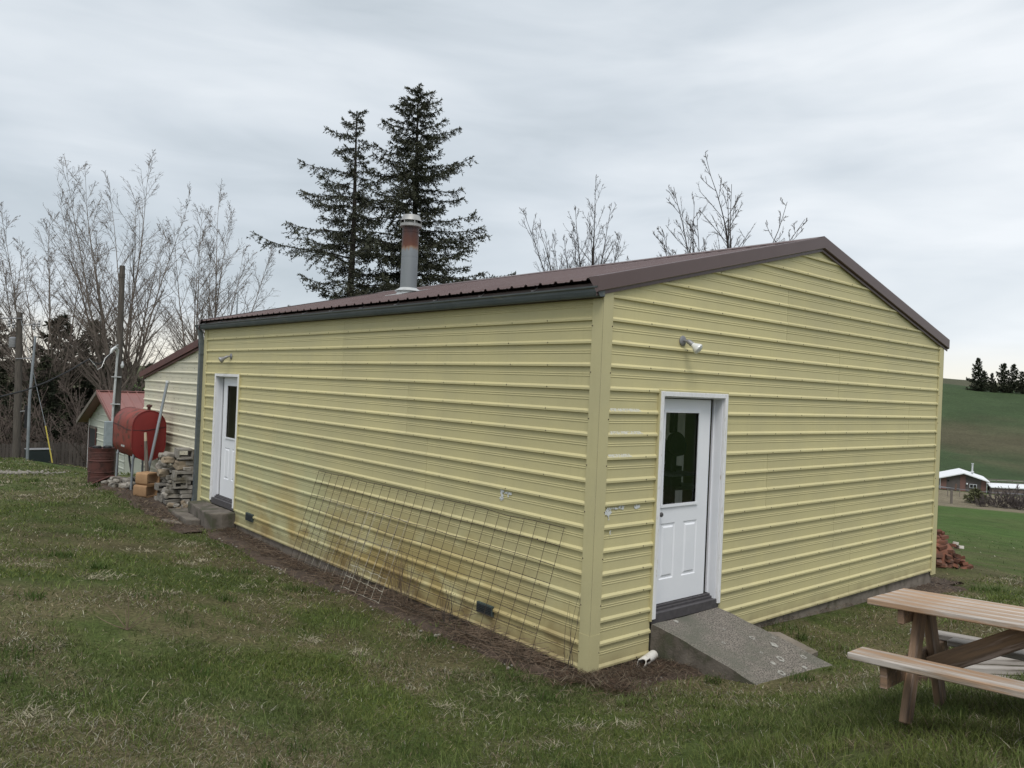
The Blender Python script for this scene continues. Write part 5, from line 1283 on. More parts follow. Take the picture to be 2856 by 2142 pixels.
# smaller orchard trees seen over the roof
gl_ = 'leafless orchard trees behind the shop roof'
bt(11, 10.9, 4.2, 15, (12.9, 12.7, -1.0), 'leafless orchard tree with thin upright shoots over the middle of the roof', m=TWIG_D, buds=True, side_n=19, twig_n=5, minr=.0068, trunk_h=.48, upr=.06, bend=.03)
bt(12, 12.0, 6.0, 11, (14.8, 8.9, -1.2), 'leafless knobbly orchard tree over the right part of the roof', m=TWIG_D, buds=True, spur=True, side_n=16, twig_n=4, minr=.0085, trunk_h=.44, upr=.04, bend=.11)
bt(13, 9.8, 2.4, 7, (14.0, 9.9, -1.1), 'thin leafless orchard tree left of the knobbly one', m=TWIG_D, buds=True, side_n=14, twig_n=5, minr=.0062, trunk_h=.45, upr=.09)
bt(14, 9.5, 4.6, 7, (15.0, 7.4, -1.3), 'low leafless orchard tree whose spurs show near the roof peak', m=TWIG_D, buds=True, spur=True, side_n=10, twig_n=4, minr=.0075, trunk_h=.45, upr=.03, bend=.14)

def fir(seed, H, base_w, m, nbr, clump=1.0, bias=(0, 0), gap=0, low=.12, cl=.17, droop=.25, density=1.0, nodes=11):
    """conifer: trunk > whorled branches with uptilted tips > needle sprays"""
    q = random.Random(seed); T = Tubes(8); Bx = Tubes(3); Nd = Tubes()
    T.add([Vector((0, 0, -1)), Vector((0, 0, H*.3)), Vector((.1, 0, H*.7)), Vector((.0, .05, H))], [H*.0155, H*.0125, H*.0065, .02], 9)
    for b in range(nbr):
        t = low+(1-low)*((b+q.random())/nbr)**.92
        z = H*t; az = b*2.39996+q.uniform(-.3, .3)
        L0 = base_w*((1-t)**.72*.95+.05)*q.uniform(.55, 1.28)
        L0 *= 1+bias[0]*math.cos(az)+bias[1]*math.sin(az)
        if q.random() < gap: L0 *= .45
        el = .35-droop*(1-t)*1.6+q.uniform(-.1, .1)
        d = rdir(q, az, el); n_ = 7; p = Vector((0, 0, z)); pts = [p.copy()]
        for i in range(n_):
            s_ = i/n_; d = (d+Vector((q.uniform(-.06, .06), q.uniform(-.06, .06), -.06 if s_ < .45 else .12))).normalized(); p = p+d*L0/n_; pts.append(p.copy())
        Bx.add(pts, [max(.035*(1-i/n_)*L0/base_w*1.5+.008, .008) for i in range(n_+1)], 4)
        nn = max(3, int(nodes*density*(L0/base_w)**.6*1.5))
        for k in range(nn):
            s_ = .07+.93*(k+q.random())/nn; i = min(int(s_*n_), n_-1); pp = pts[i].lerp(pts[i+1], s_*n_-i); dd = (pts[i+1]-pts[i]).normalized()
            side = dd.cross(Vector((0, 0, 1))).normalized()
            for sg_ in (-1, 1):
                if q.random() < .12: continue
                sl2 = L0*.22*(1.12-s_*.75)*q.uniform(.5, 1.25)+.10
                sd = (dd*q.uniform(.4, 1)+side*sg_*q.uniform(.4, .95)+Vector((0, 0, q.uniform(-1.1, .05)))).normalized()
                e_ = pp+sd*sl2; Bx.add([pp, e_], [.010, .006], 3)
                m_ = max(2, int(sl2/.13*density))
                for j in range(m_):
                    c = pp.lerp(e_, (j+.6)/m_)+rdir(q)*.03
                    for g in range(3):
                        nd = (sd*q.uniform(.2, 1)+rdir(q)*.8+Vector((0, 0, q.uniform(-.35, .25)))).normalized()
                        Nd.quad(c, nd, cl*clump*q.uniform(.7, 1.35), cl*clump*.20, rdir(q))
            for g in range(3):
                nd = (dd+rdir(q)*.7).normalized(); Nd.quad(pp, nd, cl*clump, cl*clump*.2, rdir(q))
        for g in range(7): Nd.quad(pts[-1]-dd*.05*g, (dd+Vector((0, 0, .5))+rdir(q)*.5).normalized(), cl*clump*1.1, cl*clump*.22, rdir(q))
    for g in range(50): Nd.quad(Vector((.02, .03, H-g*.02)), (rdir(q)+Vector((0, 0, .6))).normalized(), cl*1.1, cl*.22, rdir(q))
    return [('trunk', T.mesh('trunk', BARK)), ('branches', Bx.mesh('branches', BARK)), ('foliage', Nd.mesh('foliage', m))]
gf = 'tall firs behind the shop'
b1 = G(13.9, 30.7); b2 = G(17.6, 30.1)
place_tree('fir_tree', fir(31, 16.5-b1, 6.9, NEEDLE2, 100, bias=(-.14, .12), gap=.36, low=.2, cl=.15, droop=.24, nodes=14, density=1.45), (13.95, 30.7, b1), 'sparser left fir with long ragged branches reaching left behind the flue', 'tree', gf)
place_tree('fir_tree', fir(32, 18.5-b2, 7.3, NEEDLE, 195, bias=(.02, .0), gap=.22, low=.2, cl=.16, droop=.24, nodes=15, density=1.5), (17.3, 30.2, b2), 'denser taller right fir just right of the flue pipe', 'tree', gf)

# dark conifers and brush at the far left
gc = 'dark evergreens beyond the left lawn'
fa = fir(41, 9.5, 3.2, NEEDLE3, 75, cl=.30, low=.05, nodes=8, droop=.2); fb_ = fir(42, 8.0, 3.0, NEEDLE3, 66, cl=.30, low=.04, nodes=8, droop=.2)
place = [(-1.2, 47, 1.0, 'dark evergreen at the extreme left edge of the photo'), (1.0, 50, .92, 'second dark evergreen from the left edge, behind the grey pole'), (4.3, 48.5, 1.08, 'bushy dark evergreen with the highest tip right of the grey pole'),
         (5.9, 47.5, .9, 'dark evergreen behind the yellow guy marker'), (8.2, 52, .95, 'dark evergreen behind the leafless branches left of the dark pole'), (10.8, 53, .80, 'small dark evergreen just right of the dark pole'), (13.5, 57, 1.0, 'distant evergreen tips over the cream roof'), (16.0, 57, .9, 'distant evergreen nearest the shop eave'),
         (-3.5, 50, 1.1, 'evergreen just outside the left picture edge'), (2.8, 44, .62, 'short dark evergreen close to the lawn edge'), (6.8, 43.5, .55, 'low evergreen by the shed eave'), (0.2, 42.5, .55, 'low evergreen at the foot of the grey pole')]
for i, (x, y, s_, lab) in enumerate(place):
    g_ = G(x, y)
    place_tree('evergreen_tree', fa if i % 2 else fb_, (x, y, g_-.4), lab, 'tree', gc, i*1.3, s_*1.12)
# brush
gb_ = 'brown leafless brush below the trees'
sa = bare_tree(51, 5.2, 3.4, 11, TWIG_R, buds=False, side_n=12, twig_n=5, minr=.011, trunk_h=.03, bend=.12, upr=.03)
sb_ = bare_tree(52, 4.4, 3.6, 12, TWIG_R, buds=False, side_n=12, twig_n=5, minr=.011, trunk_h=.03, bend=.13, upr=.02)
for i, (x, y, s_, lab) in enumerate([(2.6, 36.5, 1.05, 'tangled brown shrub right of the grey pole'), (4.4, 37.5, 1.2, 'tangled brown shrub above the shed ridge'), (6.2, 36, 1.2, 'tall tangled brown shrub behind the dark pole'), (7.8, 35.5, 1.1, 'tangled shrub left of the cream roof'), (9.5, 36.5, 1.15, 'tangled shrub behind the cream roof slope'),
                                   (0.9, 39, 1.1, 'tangled shrub behind the grey pole'), (5.2, 33.8, .85, 'low shrub directly behind the small shed'), (11.5, 36, 1.0, 'shrub behind the cream roof near the shop eave'), (-1.3, 40, 1.0, 'shrub left of the grey pole'), (3.3, 34.2, .8, 'thin shrub over the old fence')]):
    me_ = sa if i % 2 else sb_
    place_tree('brush_shrub', [('trunk', me_[0]), ('crown', me_[1])], (x, y, G(x, y)-.2), lab, 'shrub', gb_, i*1.9, s_)
# old board fence beyond the lawn edge
of_ = thing('board_fence', (1.6, 34.5, -2), 'low weathered grey board fence beyond the lawn edge at the left', 'fence')
bm_ = None; p0, p1 = Vector((-.4, 35.6)), Vector((3.6, 33.8)); n_ = 28
for k in range(n_):
    p = p0.lerp(p1, k/n_); z = G(p.x, p.y)
    mb = MB().box((p.x-.066, p.y-.012, z-.1), (p.x+.066, p.y+.012, z+1.15+rnd.uniform(-.05, .05))); mb.build('board', WOODF, of_)
for dz in (.35, .95):
    MB().tube([(p0.x, p0.y+.04, G(p0.x, p0.y)+dz), (p1.x, p1.y+.04, G(p1.x, p1.y)+dz)], .03, 4).build('rail', WOODF, of_)

# hill-top evergreens on the right
fc_ = fir(61, 17, 5.2, NEEDLE3, 46, cl=.9, low=.05, nodes=5, droop=.12); fd_ = fir(62, 15, 5.6, NEEDLE3, 42, cl=.95, low=.04, nodes=5, droop=.1)
for i, (x, y, s_, lab) in enumerate([(436.0, 143, 1.0, 'leftmost and tall dark evergreen on the green hilltop'), (438.5, 141.0, .72, 'shorter evergreen tucked right of the leftmost hilltop one'), (441.4, 138.2, .58, 'small evergreen in the dip of the hilltop clump'), (446.2, 134.4, .98, 'tall evergreen in the middle of the hilltop clump'),
                                     (449.7, 131, .86, 'broad evergreen right of the middle one on the hilltop'), (453, 128, .74, 'evergreen near the right picture edge on the hilltop'), (456.5, 125.2, .86, 'last evergreen on the hilltop cut by the right picture edge'), (460, 122, .9, 'hilltop evergreen outside the right picture edge'), (443.6, 137.2, .35, 'tiny bush-like evergreen between the hilltop trees')]):
    place_tree('evergreen_tree', fc_ if i % 2 == 0 else fd_, (x, y, G(x, y)-.3), lab, 'tree', 'evergreens on the green hilltop', i*2.1, s_)

# ------------------------------------------------------------------ farm building, low shed, road, strip fence, bushes
fb0 = Vector((136.70, 44.08)); bk_ = (Vector((145.79, 48.01))-fb0); ax = bk_.normalized(); ln_ = bk_.length
cr_ = Vector((ax.y, -ax.x)); zg = -11.75; ze = -9.35; zp = -8.35; hw = 3.35
def FP(u, v, z): p = fb0+cr_*u+ax*v; return (p.x, p.y, z)
fm = thing('farm_building', (*FP(0, 4, 0)[:2], zg), 'low red and grey farm building with white metal roof below the hill', 'building')
MB().add([FP(-hw, .4, zg-1), FP(hw, .4, zg-1), FP(hw, .4, ze), FP(0, .4, zp-.12), FP(-hw, .4, ze), FP(-hw, ln_, zg-1), FP(hw, ln_, zg-1), FP(hw, ln_, ze), FP(0, ln_, zp-.12), FP(-hw, ln_, ze)],
         [(0, 1, 2, 3, 4), (9, 8, 7, 6, 5), (1, 6, 7, 2), (0, 4, 9, 5)]).build('wall', FWALL, fm)
for a, b_ in ((-3.3, -2.45), (-.45, .35), (2.6, 3.3)):
    MB().add([FP(a, .36, zg-.9), FP(b_, .36, zg-.9), FP(b_, .36, zp-.16-abs(b_)*.30), FP(a, .36, zp-.16-abs(a)*.30)], [(0, 1, 2, 3)]).build('red_panel', FWALLR, fm)
for sg_ in (-1, 1):
    ex = hw+.4; MB().add([FP(0, -.3, zp+.06), FP(sg_*ex, -.3, zp-ex*.30+.06), FP(sg_*ex, ln_+.5, zp-ex*.30+.06), FP(0, ln_+.5, zp+.06), FP(0, -.3, zp-.10), FP(sg_*ex, -.3, zp-ex*.30-.10), FP(sg_*ex, ln_+.5, zp-ex*.30-.1), FP(0, ln_+.5, zp-.1)],
             [(0, 1, 2, 3), (7, 6, 5, 4), (0, 4, 5, 1), (1, 5, 6, 2)]).build('roof', FROOF, fm)
wn = MB(); c0 = FP(.95, .33, zg+1.15); wn.add([FP(.92, .30, -10.75), FP(1.98, .30, -10.75), FP(1.98, .30, -10.1), FP(.92, .30, -10.1)], [(0, 1, 2, 3)]); wo = wn.build('window', WHITE, fm)
for a, b_ in ((.99, 1.41), (1.49, 1.91)): MB().add([FP(a, .27, -10.68), FP(b_, .27, -10.68), FP(b_, .27, -10.17), FP(a, .27, -10.17)], [(0, 1, 2, 3)]).build('pane', DARK, wo)
MB().add([FP(-2.3, .30, -9.95), FP(-2.05, .30, -9.95), FP(-2.05, .30, -9.7), FP(-2.3, .30, -9.7)], [(0, 1, 2, 3)]).build('vent', DARK, fm)
MB().lathe([(.05, 0), (.13, .05), (.13, .2), (.04, .3)], FP(.55, .15, -10.25), 8).build('yard_light', FROOF, fm)
for u_ in (-hw-.02, hw+.02): MB().tube([FP(u_, .3, zg-.5), FP(u_, .3, ze-.1)], .05, 5).build('downspout', FROOF, fm)
px_, py_, _ = FP(1.6, 4.6, 0); MB().tube([(px_, py_, zp-.5), (px_, py_, -6.95)], .14, 8).lathe([(.3, 0), (.3, .12), (.1, .25)], (px_, py_, -8.45), 8).lathe([(.22, 0), (.22, .08)], (px_, py_, -6.98), 8).build('flue_pipe', GALV_L, fm)

ls = thing('low_block_shed', (137, 37, -11.5), 'low brown block shed with pale flat roof at the right edge', 'shed')
A_, B_, C_ = Vector((134.74, 39.18)), Vector((139.9, 34.8)), Vector((150.1, 39.1))-Vector((139.9, 34.8))
D_ = C_.normalized()*7
pts4 = [A_, B_, B_+D_, A_+D_]
def prism(pts, z0, z1, zs=None):
    n = len(pts); return MB().add([(p.x, p.y, z0) for p in pts]+[(p.x, p.y, z1) for p in pts], [tuple(range(n))[::-1], tuple(range(n, 2*n))]+[(i, (i+1) % n, n+(i+1) % n, n+i) for i in range(n)])
prism(pts4, -12.6, -10.08).build('wall', mat('brown_block_wall', (.15, .115, .10), (.12, .095, .085), rough=.9, scale=1), ls)
cp_ = (A_+B_+D_)/2; prism([p+(p-(A_+B_+D_)*.5)*.06 for p in pts4], -10.07, -9.93).build('roof', FROOF, ls)
# corral rails and gates behind
cl_ = thing('corral_fence', (150, 43, -12), 'jumble of pale corral rails and gates beside the farm building', 'fence')
q_ = random.Random(9)
for k in range(16):
    a = Vector((145.5+k*.7, 44.5-k*.62)); z = G(a.x, a.y)
    MB().tube([(a.x, a.y, z-.2), (a.x, a.y, -9.9+q_.uniform(-.2, .2))], .07, 5).build('post', GREYWOOD, cl_)
for j in range(7):
    a = Vector((145, 45)); b_ = Vector((156.5, 34.8)); z = -11.3+j*.27
    MB().tube([(a.x, a.y, z+q_.uniform(-.1, .1)), ((a.x+b_.x)/2, (a.y+b_.y)/2, z+q_.uniform(-.1, .1)), (b_.x, b_.y, z-.1)], .05, 4).build('rail', mat('pale_rail', (.40, .37, .33), rough=.9) if j % 2 else GREYWOOD, cl_)
# road
rdm = MB(); A_ = Vector((112.3, 38.66)); B_ = Vector((121.36, 30.9)); d_ = (B_-A_).normalized(); nn_ = Vector((-d_.y, d_.x))
if nn_.x < 0: nn_ = -nn_
v = []; ks = list(range(-14, 36))
for k in ks:
    for o_ in (-3.0, -1.0, 1.0, 3.0):
        p = A_+d_*(k*4)+nn_*o_; v.append((p.x, p.y, G(p.x, p.y)+.22))
rdm.add(v, [(4*i+j, 4*i+j+1, 4*i+5+j, 4*i+4+j) for i in range(len(ks)-1) for j in range(3)])
ro = rdm.build('road', ROADM, None); tag(ro, kind='structure')
# strip fence
sf = thing('wire_fence', (96, 33, -8.3), 'thin wire fence on posts in the tan strip before the road', 'fence')
for k in range(9):
    p = Vector((96.2, 33.1)).lerp(Vector((104.9, 25.4)), k/8); z = G(p.x, p.y)
    MB().tube([(p.x, p.y, z-.2), (p.x, p.y, z+.95)], .045, 5).build('post', FWALLR if k % 3 == 0 else GREYWOOD, sf)
pf = thing('fence_post', (86.5, 27.8, -8), 'stout dark fence post at the field edge with a short rail', 'post')
z = G(86.5, 27.8); MB().tube([(86.5, 27.8, z-.3), (86.5, 27.83, z+1.35)], .13, 7).build('post_shaft', GREYWOOD, pf); MB().tube([(86.9, 27.6, z+1.3), (87.3, 27.7, z+2.0)], .10, 7).build('upper_post', DBROWN, pf)
# bushes
me_ = bare_tree(71, 2.4, 3.2, 16, mat('grey_brush', (.12, .10, .095), (.085, .07, .068), rough=1, scale=1), buds=False, side_n=12, twig_n=5, minr=.022, trunk_h=.02, bend=.12, upr=.02)
for i, (x, y, s_, lab) in enumerate([(86.4, 23.4, 1.0, 'grey leafless bush at the left end of the thicket by the road'), (87.2, 21.6, 1.15, 'grey leafless bush in the middle of the thicket at the right edge'), (88.4, 19.8, 1.2, 'grey leafless bush cut by the right picture edge'), (89.6, 22.6, 1.15, 'grey leafless bush behind the thicket'), (85.6, 24.6, .6, 'small grey bush trailing left of the thicket')]):
    place_tree('bare_bush', [('trunk', me_[0]), ('crown', me_[1])], (x, y, G(x, y)-.1), lab, 'bush', 'grey bushes by the road', i*1.4, s_)
gbm = fir(72, 1.6, 1.3, mat('olive_leaves', (.15, .15, .075), (.09, .10, .05), rough=.9), 26, cl=.34, low=.02, nodes=4, droop=-.1)
place_tree('green_bush', gbm, (91.9, 27.2, G(91.9, 27.2)-.1), 'small olive green bush standing in the tan strip', 'bush')

# ------------------------------------------------------------------ bare soil strips along the walls
def strip(name, pts_in, widths, label, seed):
    """irregular soil bed: inner line follows the wall, outer edge wanders"""
    n = 60; P = [Vector(p) for p in pts_in]; acc = [0]
    for a, b_ in zip(P, P[1:]): acc.append(acc[-1]+(b_-a).length)
    v = []; m_ = 7
    for i in range(n+1):
        s_ = acc[-1]*i/n; k = 0
        while k < len(acc)-2 and acc[k+1] < s_: k += 1
        t_ = (s_-acc[k])/(acc[k+1]-acc[k]); p = P[k].lerp(P[k+1], t_); w_ = widths[k]*(1-t_)+widths[k+1]*t_
        dr = (P[k+1]-P[k]).normalized(); nn = Vector((-dr.y, dr.x)) if name == 'x' else Vector((dr.y, -dr.x))
        w_ *= .75+.5*float(fbm(np.array([p.x]), np.array([p.y]), 2.2, seed)[0])
        for j in range(m_+1):
            q2 = p+nn*w_*j/m_
            v.append((q2.x, q2.y, G(q2.x, q2.y)+.022+(.035*float(vnoise(np.array([q2.x*14]), np.array([q2.y*14]), seed)[0]) if j < m_ else -.035)))
    fc = [(i*(m_+1)+j, i*(m_+1)+j+1, (i+1)*(m_+1)+j+1, (i+1)*(m_+1)+j) for i in range(n) for j in range(m_)]
    o = MB().add(v, fc).build(name, SOIL, None, smooth=True); tag(o, kind='structure'); return o
strip('soil_bed', [(.03, 9.2), (.03, 4.5), (.03, 2.0), (-.0, .1), (.03, -.0), (.5, .0), (1.0, .03)][:4], [.62, .60, .55, .36], '', 1)
strip('soil_bed', [(-.03, .35), (-.1, -.02), (.02, .03), (.9, .03), (1.05, .03)][2:5], [.50, .62, .62], '', 2)
strip('soil_bed', [(6.3, .03), (7.4, .03), (8.35, .02)], [.12, .40, .6], '', 3)
strip('soil_bed', [(8.3, .9), (8.3, -.2)][::-1], [.8, .9], '', 4)
strip('soil_bed', [(.03, 14.9), (.03, 12), (.03, 9.0)], [1.3, 1.15, .95], '', 5)

# ------------------------------------------------------------------ grass, straw and litter as real blades
rg = np.random.RandomState(5)
def blade_mesh(name, x, y, z, az, lean, ln, wd, colr, m, curl=.5, kind='stuff', label=None):
    n = len(x); d = np.stack([np.cos(az), np.sin(az), np.zeros(n)], 1); sd = np.stack([-np.sin(az), np.cos(az), np.zeros(n)], 1)
    tw = rg.uniform(-1.3, 1.3, n); sd = sd*np.cos(tw)[:, None]+d*np.sin(tw)[:, None]
    up_ = np.array([0, 0, 1.0]); root = np.stack([x, y, z], 1)
    l1 = lean; l2 = np.clip(lean+curl*rg.uniform(.2, 1.2, n), 0, 1.62)
    mid = root+(d*np.sin(l1)[:, None]+up_*np.cos(l1)[:, None])*(ln*.5)[:, None]
    tip = mid+(d*np.sin(l2)[:, None]+up_*np.cos(l2)[:, None])*(ln*.5)[:, None]
    w2 = (wd*.5)[:, None]
    V = np.stack([root-sd*w2, root+sd*w2, mid+sd*w2*.85, mid-sd*w2*.85, tip], 1).reshape(-1, 3)
    b = np.arange(n)*5
    loops = np.stack([b, b+1, b+2, b+3, b+3, b+2, b+4], 1).reshape(-1)
    starts = np.stack([np.arange(n)*7, np.arange(n)*7+4], 1).reshape(-1)
    me = bpy.data.meshes.new(name); me.vertices.add(n*5); me.vertices.foreach_set('co', V.astype(np.float32).reshape(-1))
    me.loops.add(n*7); me.loops.foreach_set('vertex_index', loops.astype(np.int32))
    me.polygons.add(n*2); me.polygons.foreach_set('loop_start', starts.astype(np.int32))
    me.update(calc_edges=True)
    ca = me.color_attributes.new('blade_col', 'FLOAT_COLOR', 'POINT'); C4 = np.ones((n, 5, 4), np.float32); C4[..., :3] = colr[:, None, :]
    ca.data.foreach_set('color', C4.reshape(-1)); me.materials.append(m)
    o = bpy.data.objects.new(name, me); col.objects.link(o); tag(o, label, None, None, kind); return o
bm_ = bpy.data.materials.new('grass_blades'); bm_.use_nodes = True; nt = bm_.node_tree; N = nt.nodes; L = nt.links; b = N["Principled BSDF"]
b.inputs['Roughness'].default_value = .7; b.inputs['Specular IOR Level'].default_value = .2
at = N.new("ShaderNodeAttribute"); at.attribute_name = 'blade_col'; L.new(at.outputs['Color'], b.inputs['Base Color'])
trn = N.new("ShaderNodeBsdfTranslucent"); L.new(at.outputs['Color'], trn.inputs[0]); mxs = N.new("ShaderNodeMixShader"); mxs.inputs[0].default_value = .3
L.new(b.outputs[0], mxs.inputs[1]); L.new(trn.outputs[0], mxs.inputs[2]); L.new(mxs.outputs[0], N["Material Output"].inputs[0])

def soil_amount(x, y):
    """1 on the soil strips, 0 on the lawn"""
    nz = vnoise(x*2.6, y*2.6, 3)*.34-.17+vnoise(x*9, y*9, 4)*.12-.06
    dl = np.where((y > -.1) & (y < 9.3), -x, 9)-.32; dl2 = np.where((y >= 9.3) & (y < 15), -x, 9)-.95
    dg = np.where((x > -.2) & (x < 1.2), -y, 9)-.50; dg2 = np.where((x > 2.1) & (x < 8.6), -y, 9)-np.where(x > 6.5, .42, .06); d3 = np.where((x >= 8.2) & (x < 9.0) & (y < 1.2) & (y > -.5), 0, 9)-.3
    d = np.minimum.reduce([dl, dl2, dg, dg2, d3])+nz
    return np.clip(.5-d*5, 0, 1)
def inside(x, y):
    a = (x > -.0) & (x < 8.26) & (y > 0) & (y < 11)
    a |= (x > 0) & (x < 7.2) & (y > 11) & (y < 15.3)
    a |= (x > .93) & (x < 2.42) & (y < 0) & (y > -1.3) & (x < 2.1+(-y)*.24) & (x > .93+(-y)*.20)
    a |= (x > -.45) & (x < 0) & (y > 9.0) & (y < 11.0)
    a |= (x > -.66) & (x < 0) & (y > 9.55) & (y < 11.05)
    a |= (x > -.72) & (x < 0) & (y > 11.2) & (y < 13.8)
    return a
def hidden(x, y):
    t1 = (0.6-CAM[0])/np.where(np.abs(x-CAM[0]) < 1e-6, 1e-6, x-CAM[0]); yy = CAM[1]+(y-CAM[1])*t1
    h1 = (x > 1) & (y > 1) & (yy > .6) & (yy < 13)
    t2 = (0.6-CAM[1])/np.where(np.abs(y-CAM[1]) < 1e-6, 1e-6, y-CAM[1]); xx = CAM[0]+(x-CAM[0])*t2
    h2 = (x > 1) & (y > 1) & (xx > .6) & (xx < 7.8)
    return h1 | h2
def sample(ntot, r0_, r1_, pw, a0=-4, a1=90):
    """polar scatter about the yard's viewing corner, density ~ r^-pw"""
    u_ = rg.rand(ntot); e_ = 2-pw
    r_ = (r0_**e_+u_*(r1_**e_-r0_**e_))**(1/e_); a = np.radians(rg.uniform(a0, a1, ntot))
    return CAM[0]+r_*np.sin(a), CAM[1]+r_*np.cos(a), r_
def grassify(ntot, r0_, r1_, pw, wscale, nm):
    x, y, r_ = sample(ntot, r0_, r1_, pw)
    cl_n = vnoise(x*6, y*6, 12)*.6+vnoise(x*17, y*17, 13)*.4
    keep = (~inside(x, y)) & (~hidden(x, y)) & (rg.rand(len(x)) < .40+.95*cl_n) & (rg.rand(len(x)) > soil_amount(x, y)*.97)
    gr_ = np.exp(-(((x+2.3)/1.1)**2+((y-19.6)/.6)**2)**2); keep &= rg.rand(len(x)) > gr_
    bald = np.clip((fbm(x, y, 1.1, 44)-.60)*9, 0, 1); keep &= rg.rand(len(x)) > bald*.85
    x, y, r_ = x[keep], y[keep], r_[keep]; n = len(x)
    dry = lawn_dry(x, y); tuft = np.clip((vnoise(x*1.7, y*1.7, 23)-.62)*4, 0, 1)*np.clip((vnoise(x*5, y*5, 24)-.3)*2, 0, 1)
    lush = np.exp(-((x+.0)**2/5+(y+3.4)**2/1.6))
    isdry = rg.rand(n) < (.12+.50*dry)*(1-.75*lush)
    ln = rg.uniform(.028, .062, n)*(1+1.0*tuft+1.1*lush)*np.where(isdry, 1.15, 1)*(1+np.clip(r_-10, 0, 20)*.02)
    wd = np.clip(rg.uniform(.0026, .0052, n)*wscale*np.maximum(1, r_/5.0), 0, .03)
    lean = np.where(isdry, rg.uniform(.7, 1.5, n), rg.uniform(.15, 1.0, n))
    g1 = np.array([.095, .135, .028]); g2 = np.array([.165, .185, .050]); g3 = np.array([.075, .108, .042]); g4 = np.array([.130, .145, .080])
    k = rg.rand(n)[:, None]; hue = vnoise(x*.9, y*.9, 51)[:, None]
    cg = (g1*(1-k)+g2*k)*(1-.55*hue)+(g3*(1-k)+g4*k)*.55*hue
    far_ = np.clip((r_-14)/16, 0, 1)[:, None]*(x > 8)[:, None]; cg = cg*(1-far_)+np.array([.06, .105, .03])*far_
    s1 = np.array([.36, .31, .20]); s2 = np.array([.24, .185, .12]); s3 = np.array([.42, .40, .31])
    k2 = rg.rand(n)[:, None]; k3 = (rg.rand(n) < .25)[:, None]
    cd = np.where(k3, s3, s1*(1-k2)+s2*k2)*rg.uniform(.6, 1.05, n)[:, None]
    c = np.where(isdry[:, None], cd, cg)*rg.uniform(.55, 1.3, n)[:, None]*(.75+.5*fbm(x, y, 3.1, 61))[:, None]
    blade_mesh(nm, x, y, gz(x, y)+.004+(fbm(x, y, 1.4, 5)-.5)*.07*np.clip(1-r_/60, 0, 1)*np.clip(np.maximum(np.maximum(-x, x-8.25), np.maximum(-y, y-10.97)), 0, 1)-.006,
               rg.uniform(0, 6.283, n), lean, ln, wd, c.astype(np.float32), bm_)
grassify(210000, 2.4, 7.5, .35, 1.0, 'grass')
grassify(330000, 7.3, 36, 1.55, 1.0, 'grass')
# separate taller tufts and flattened straw patches
cx2, cy2, r2 = sample(420, 2.8, 22, 1.0); ok_ = (~inside(cx2, cy2)) & (~hidden(cx2, cy2)) & (soil_amount(cx2, cy2) < .4); cx2, cy2, r2 = cx2[ok_], cy2[ok_], r2[ok_]
n_c = 70; kx = np.repeat(np.arange(len(cx2)), n_c); sz_ = rg.uniform(.04, .16, len(cx2)); kind_ = rg.rand(len(cx2))
gx = cx2[kx]+rg.normal(0, 1, len(kx))*sz_[kx]; gy = cy2[kx]+rg.normal(0, 1, len(kx))*sz_[kx]
st_ = kind_[kx] > .55; nn3 = len(kx)
cg_ = np.where(st_[:, None], np.array([.42, .38, .27]), np.where((kind_[kx] < .25)[:, None], np.array([.17, .22, .07]), np.array([.075, .12, .03])))*rg.uniform(.55, 1.15, nn3)[:, None]
blade_mesh('grass', gx, gy, gz(gx, gy)+.0, rg.uniform(0, 6.283, nn3), np.where(st_, rg.uniform(.9, 1.5, nn3), rg.uniform(.05, .7, nn3)), rg.uniform(.05, .12, nn3), rg.uniform(.003, .0055, nn3)*np.maximum(1, r2[kx]/5), cg_.astype(np.float32), bm_)

# straw litter and needles over the soil strips
def litter(n, fx, fy, sz, cols, nm, lf=(.04, .16)):
    x = fx(n); y = fy(n); k = (rg.rand(n) < soil_amount(x, y)*.95+.05) & (~inside(x, y)); x, y = x[k], y[k]; n = len(x)
    i = rg.randint(0, len(cols), n); c = np.array(cols)[i]*rg.uniform(.5, 1.15, n)[:, None]
    return blade_mesh(nm, x, y, gz(x, y)+.03+rg.rand(n)*.035, rg.uniform(0, 6.283, n), rg.uniform(1.1, 1.56, n), rg.uniform(*lf, n), rg.uniform(.0028, .006, n)*sz, c.astype(np.float32), bm_, .25)
cols = [(.20, .15, .105), (.12, .08, .055), (.28, .23, .17), (.07, .048, .036), (.16, .10, .07), (.055, .04, .03)]
litter(30000, lambda n: -rg.uniform(0, 1.0, n), lambda n: rg.uniform(-.6, 9.2, n), 1.2, cols, 'plant_litter')
litter(12000, lambda n: rg.uniform(-.6, 1.3, n), lambda n: -rg.uniform(0, .95, n), 1.0, cols, 'plant_litter')
litter(9000, lambda n: rg.uniform(2.1, 9.3, n), lambda n: -rg.uniform(-.9, .8, n), 1.6, cols, 'plant_litter', (.03, .09))
litter(9000, lambda n: -rg.uniform(0, 1.6, n), lambda n: rg.uniform(8.8, 15, n), 2.0, cols+[(.45, .36, .22)], 'plant_litter')
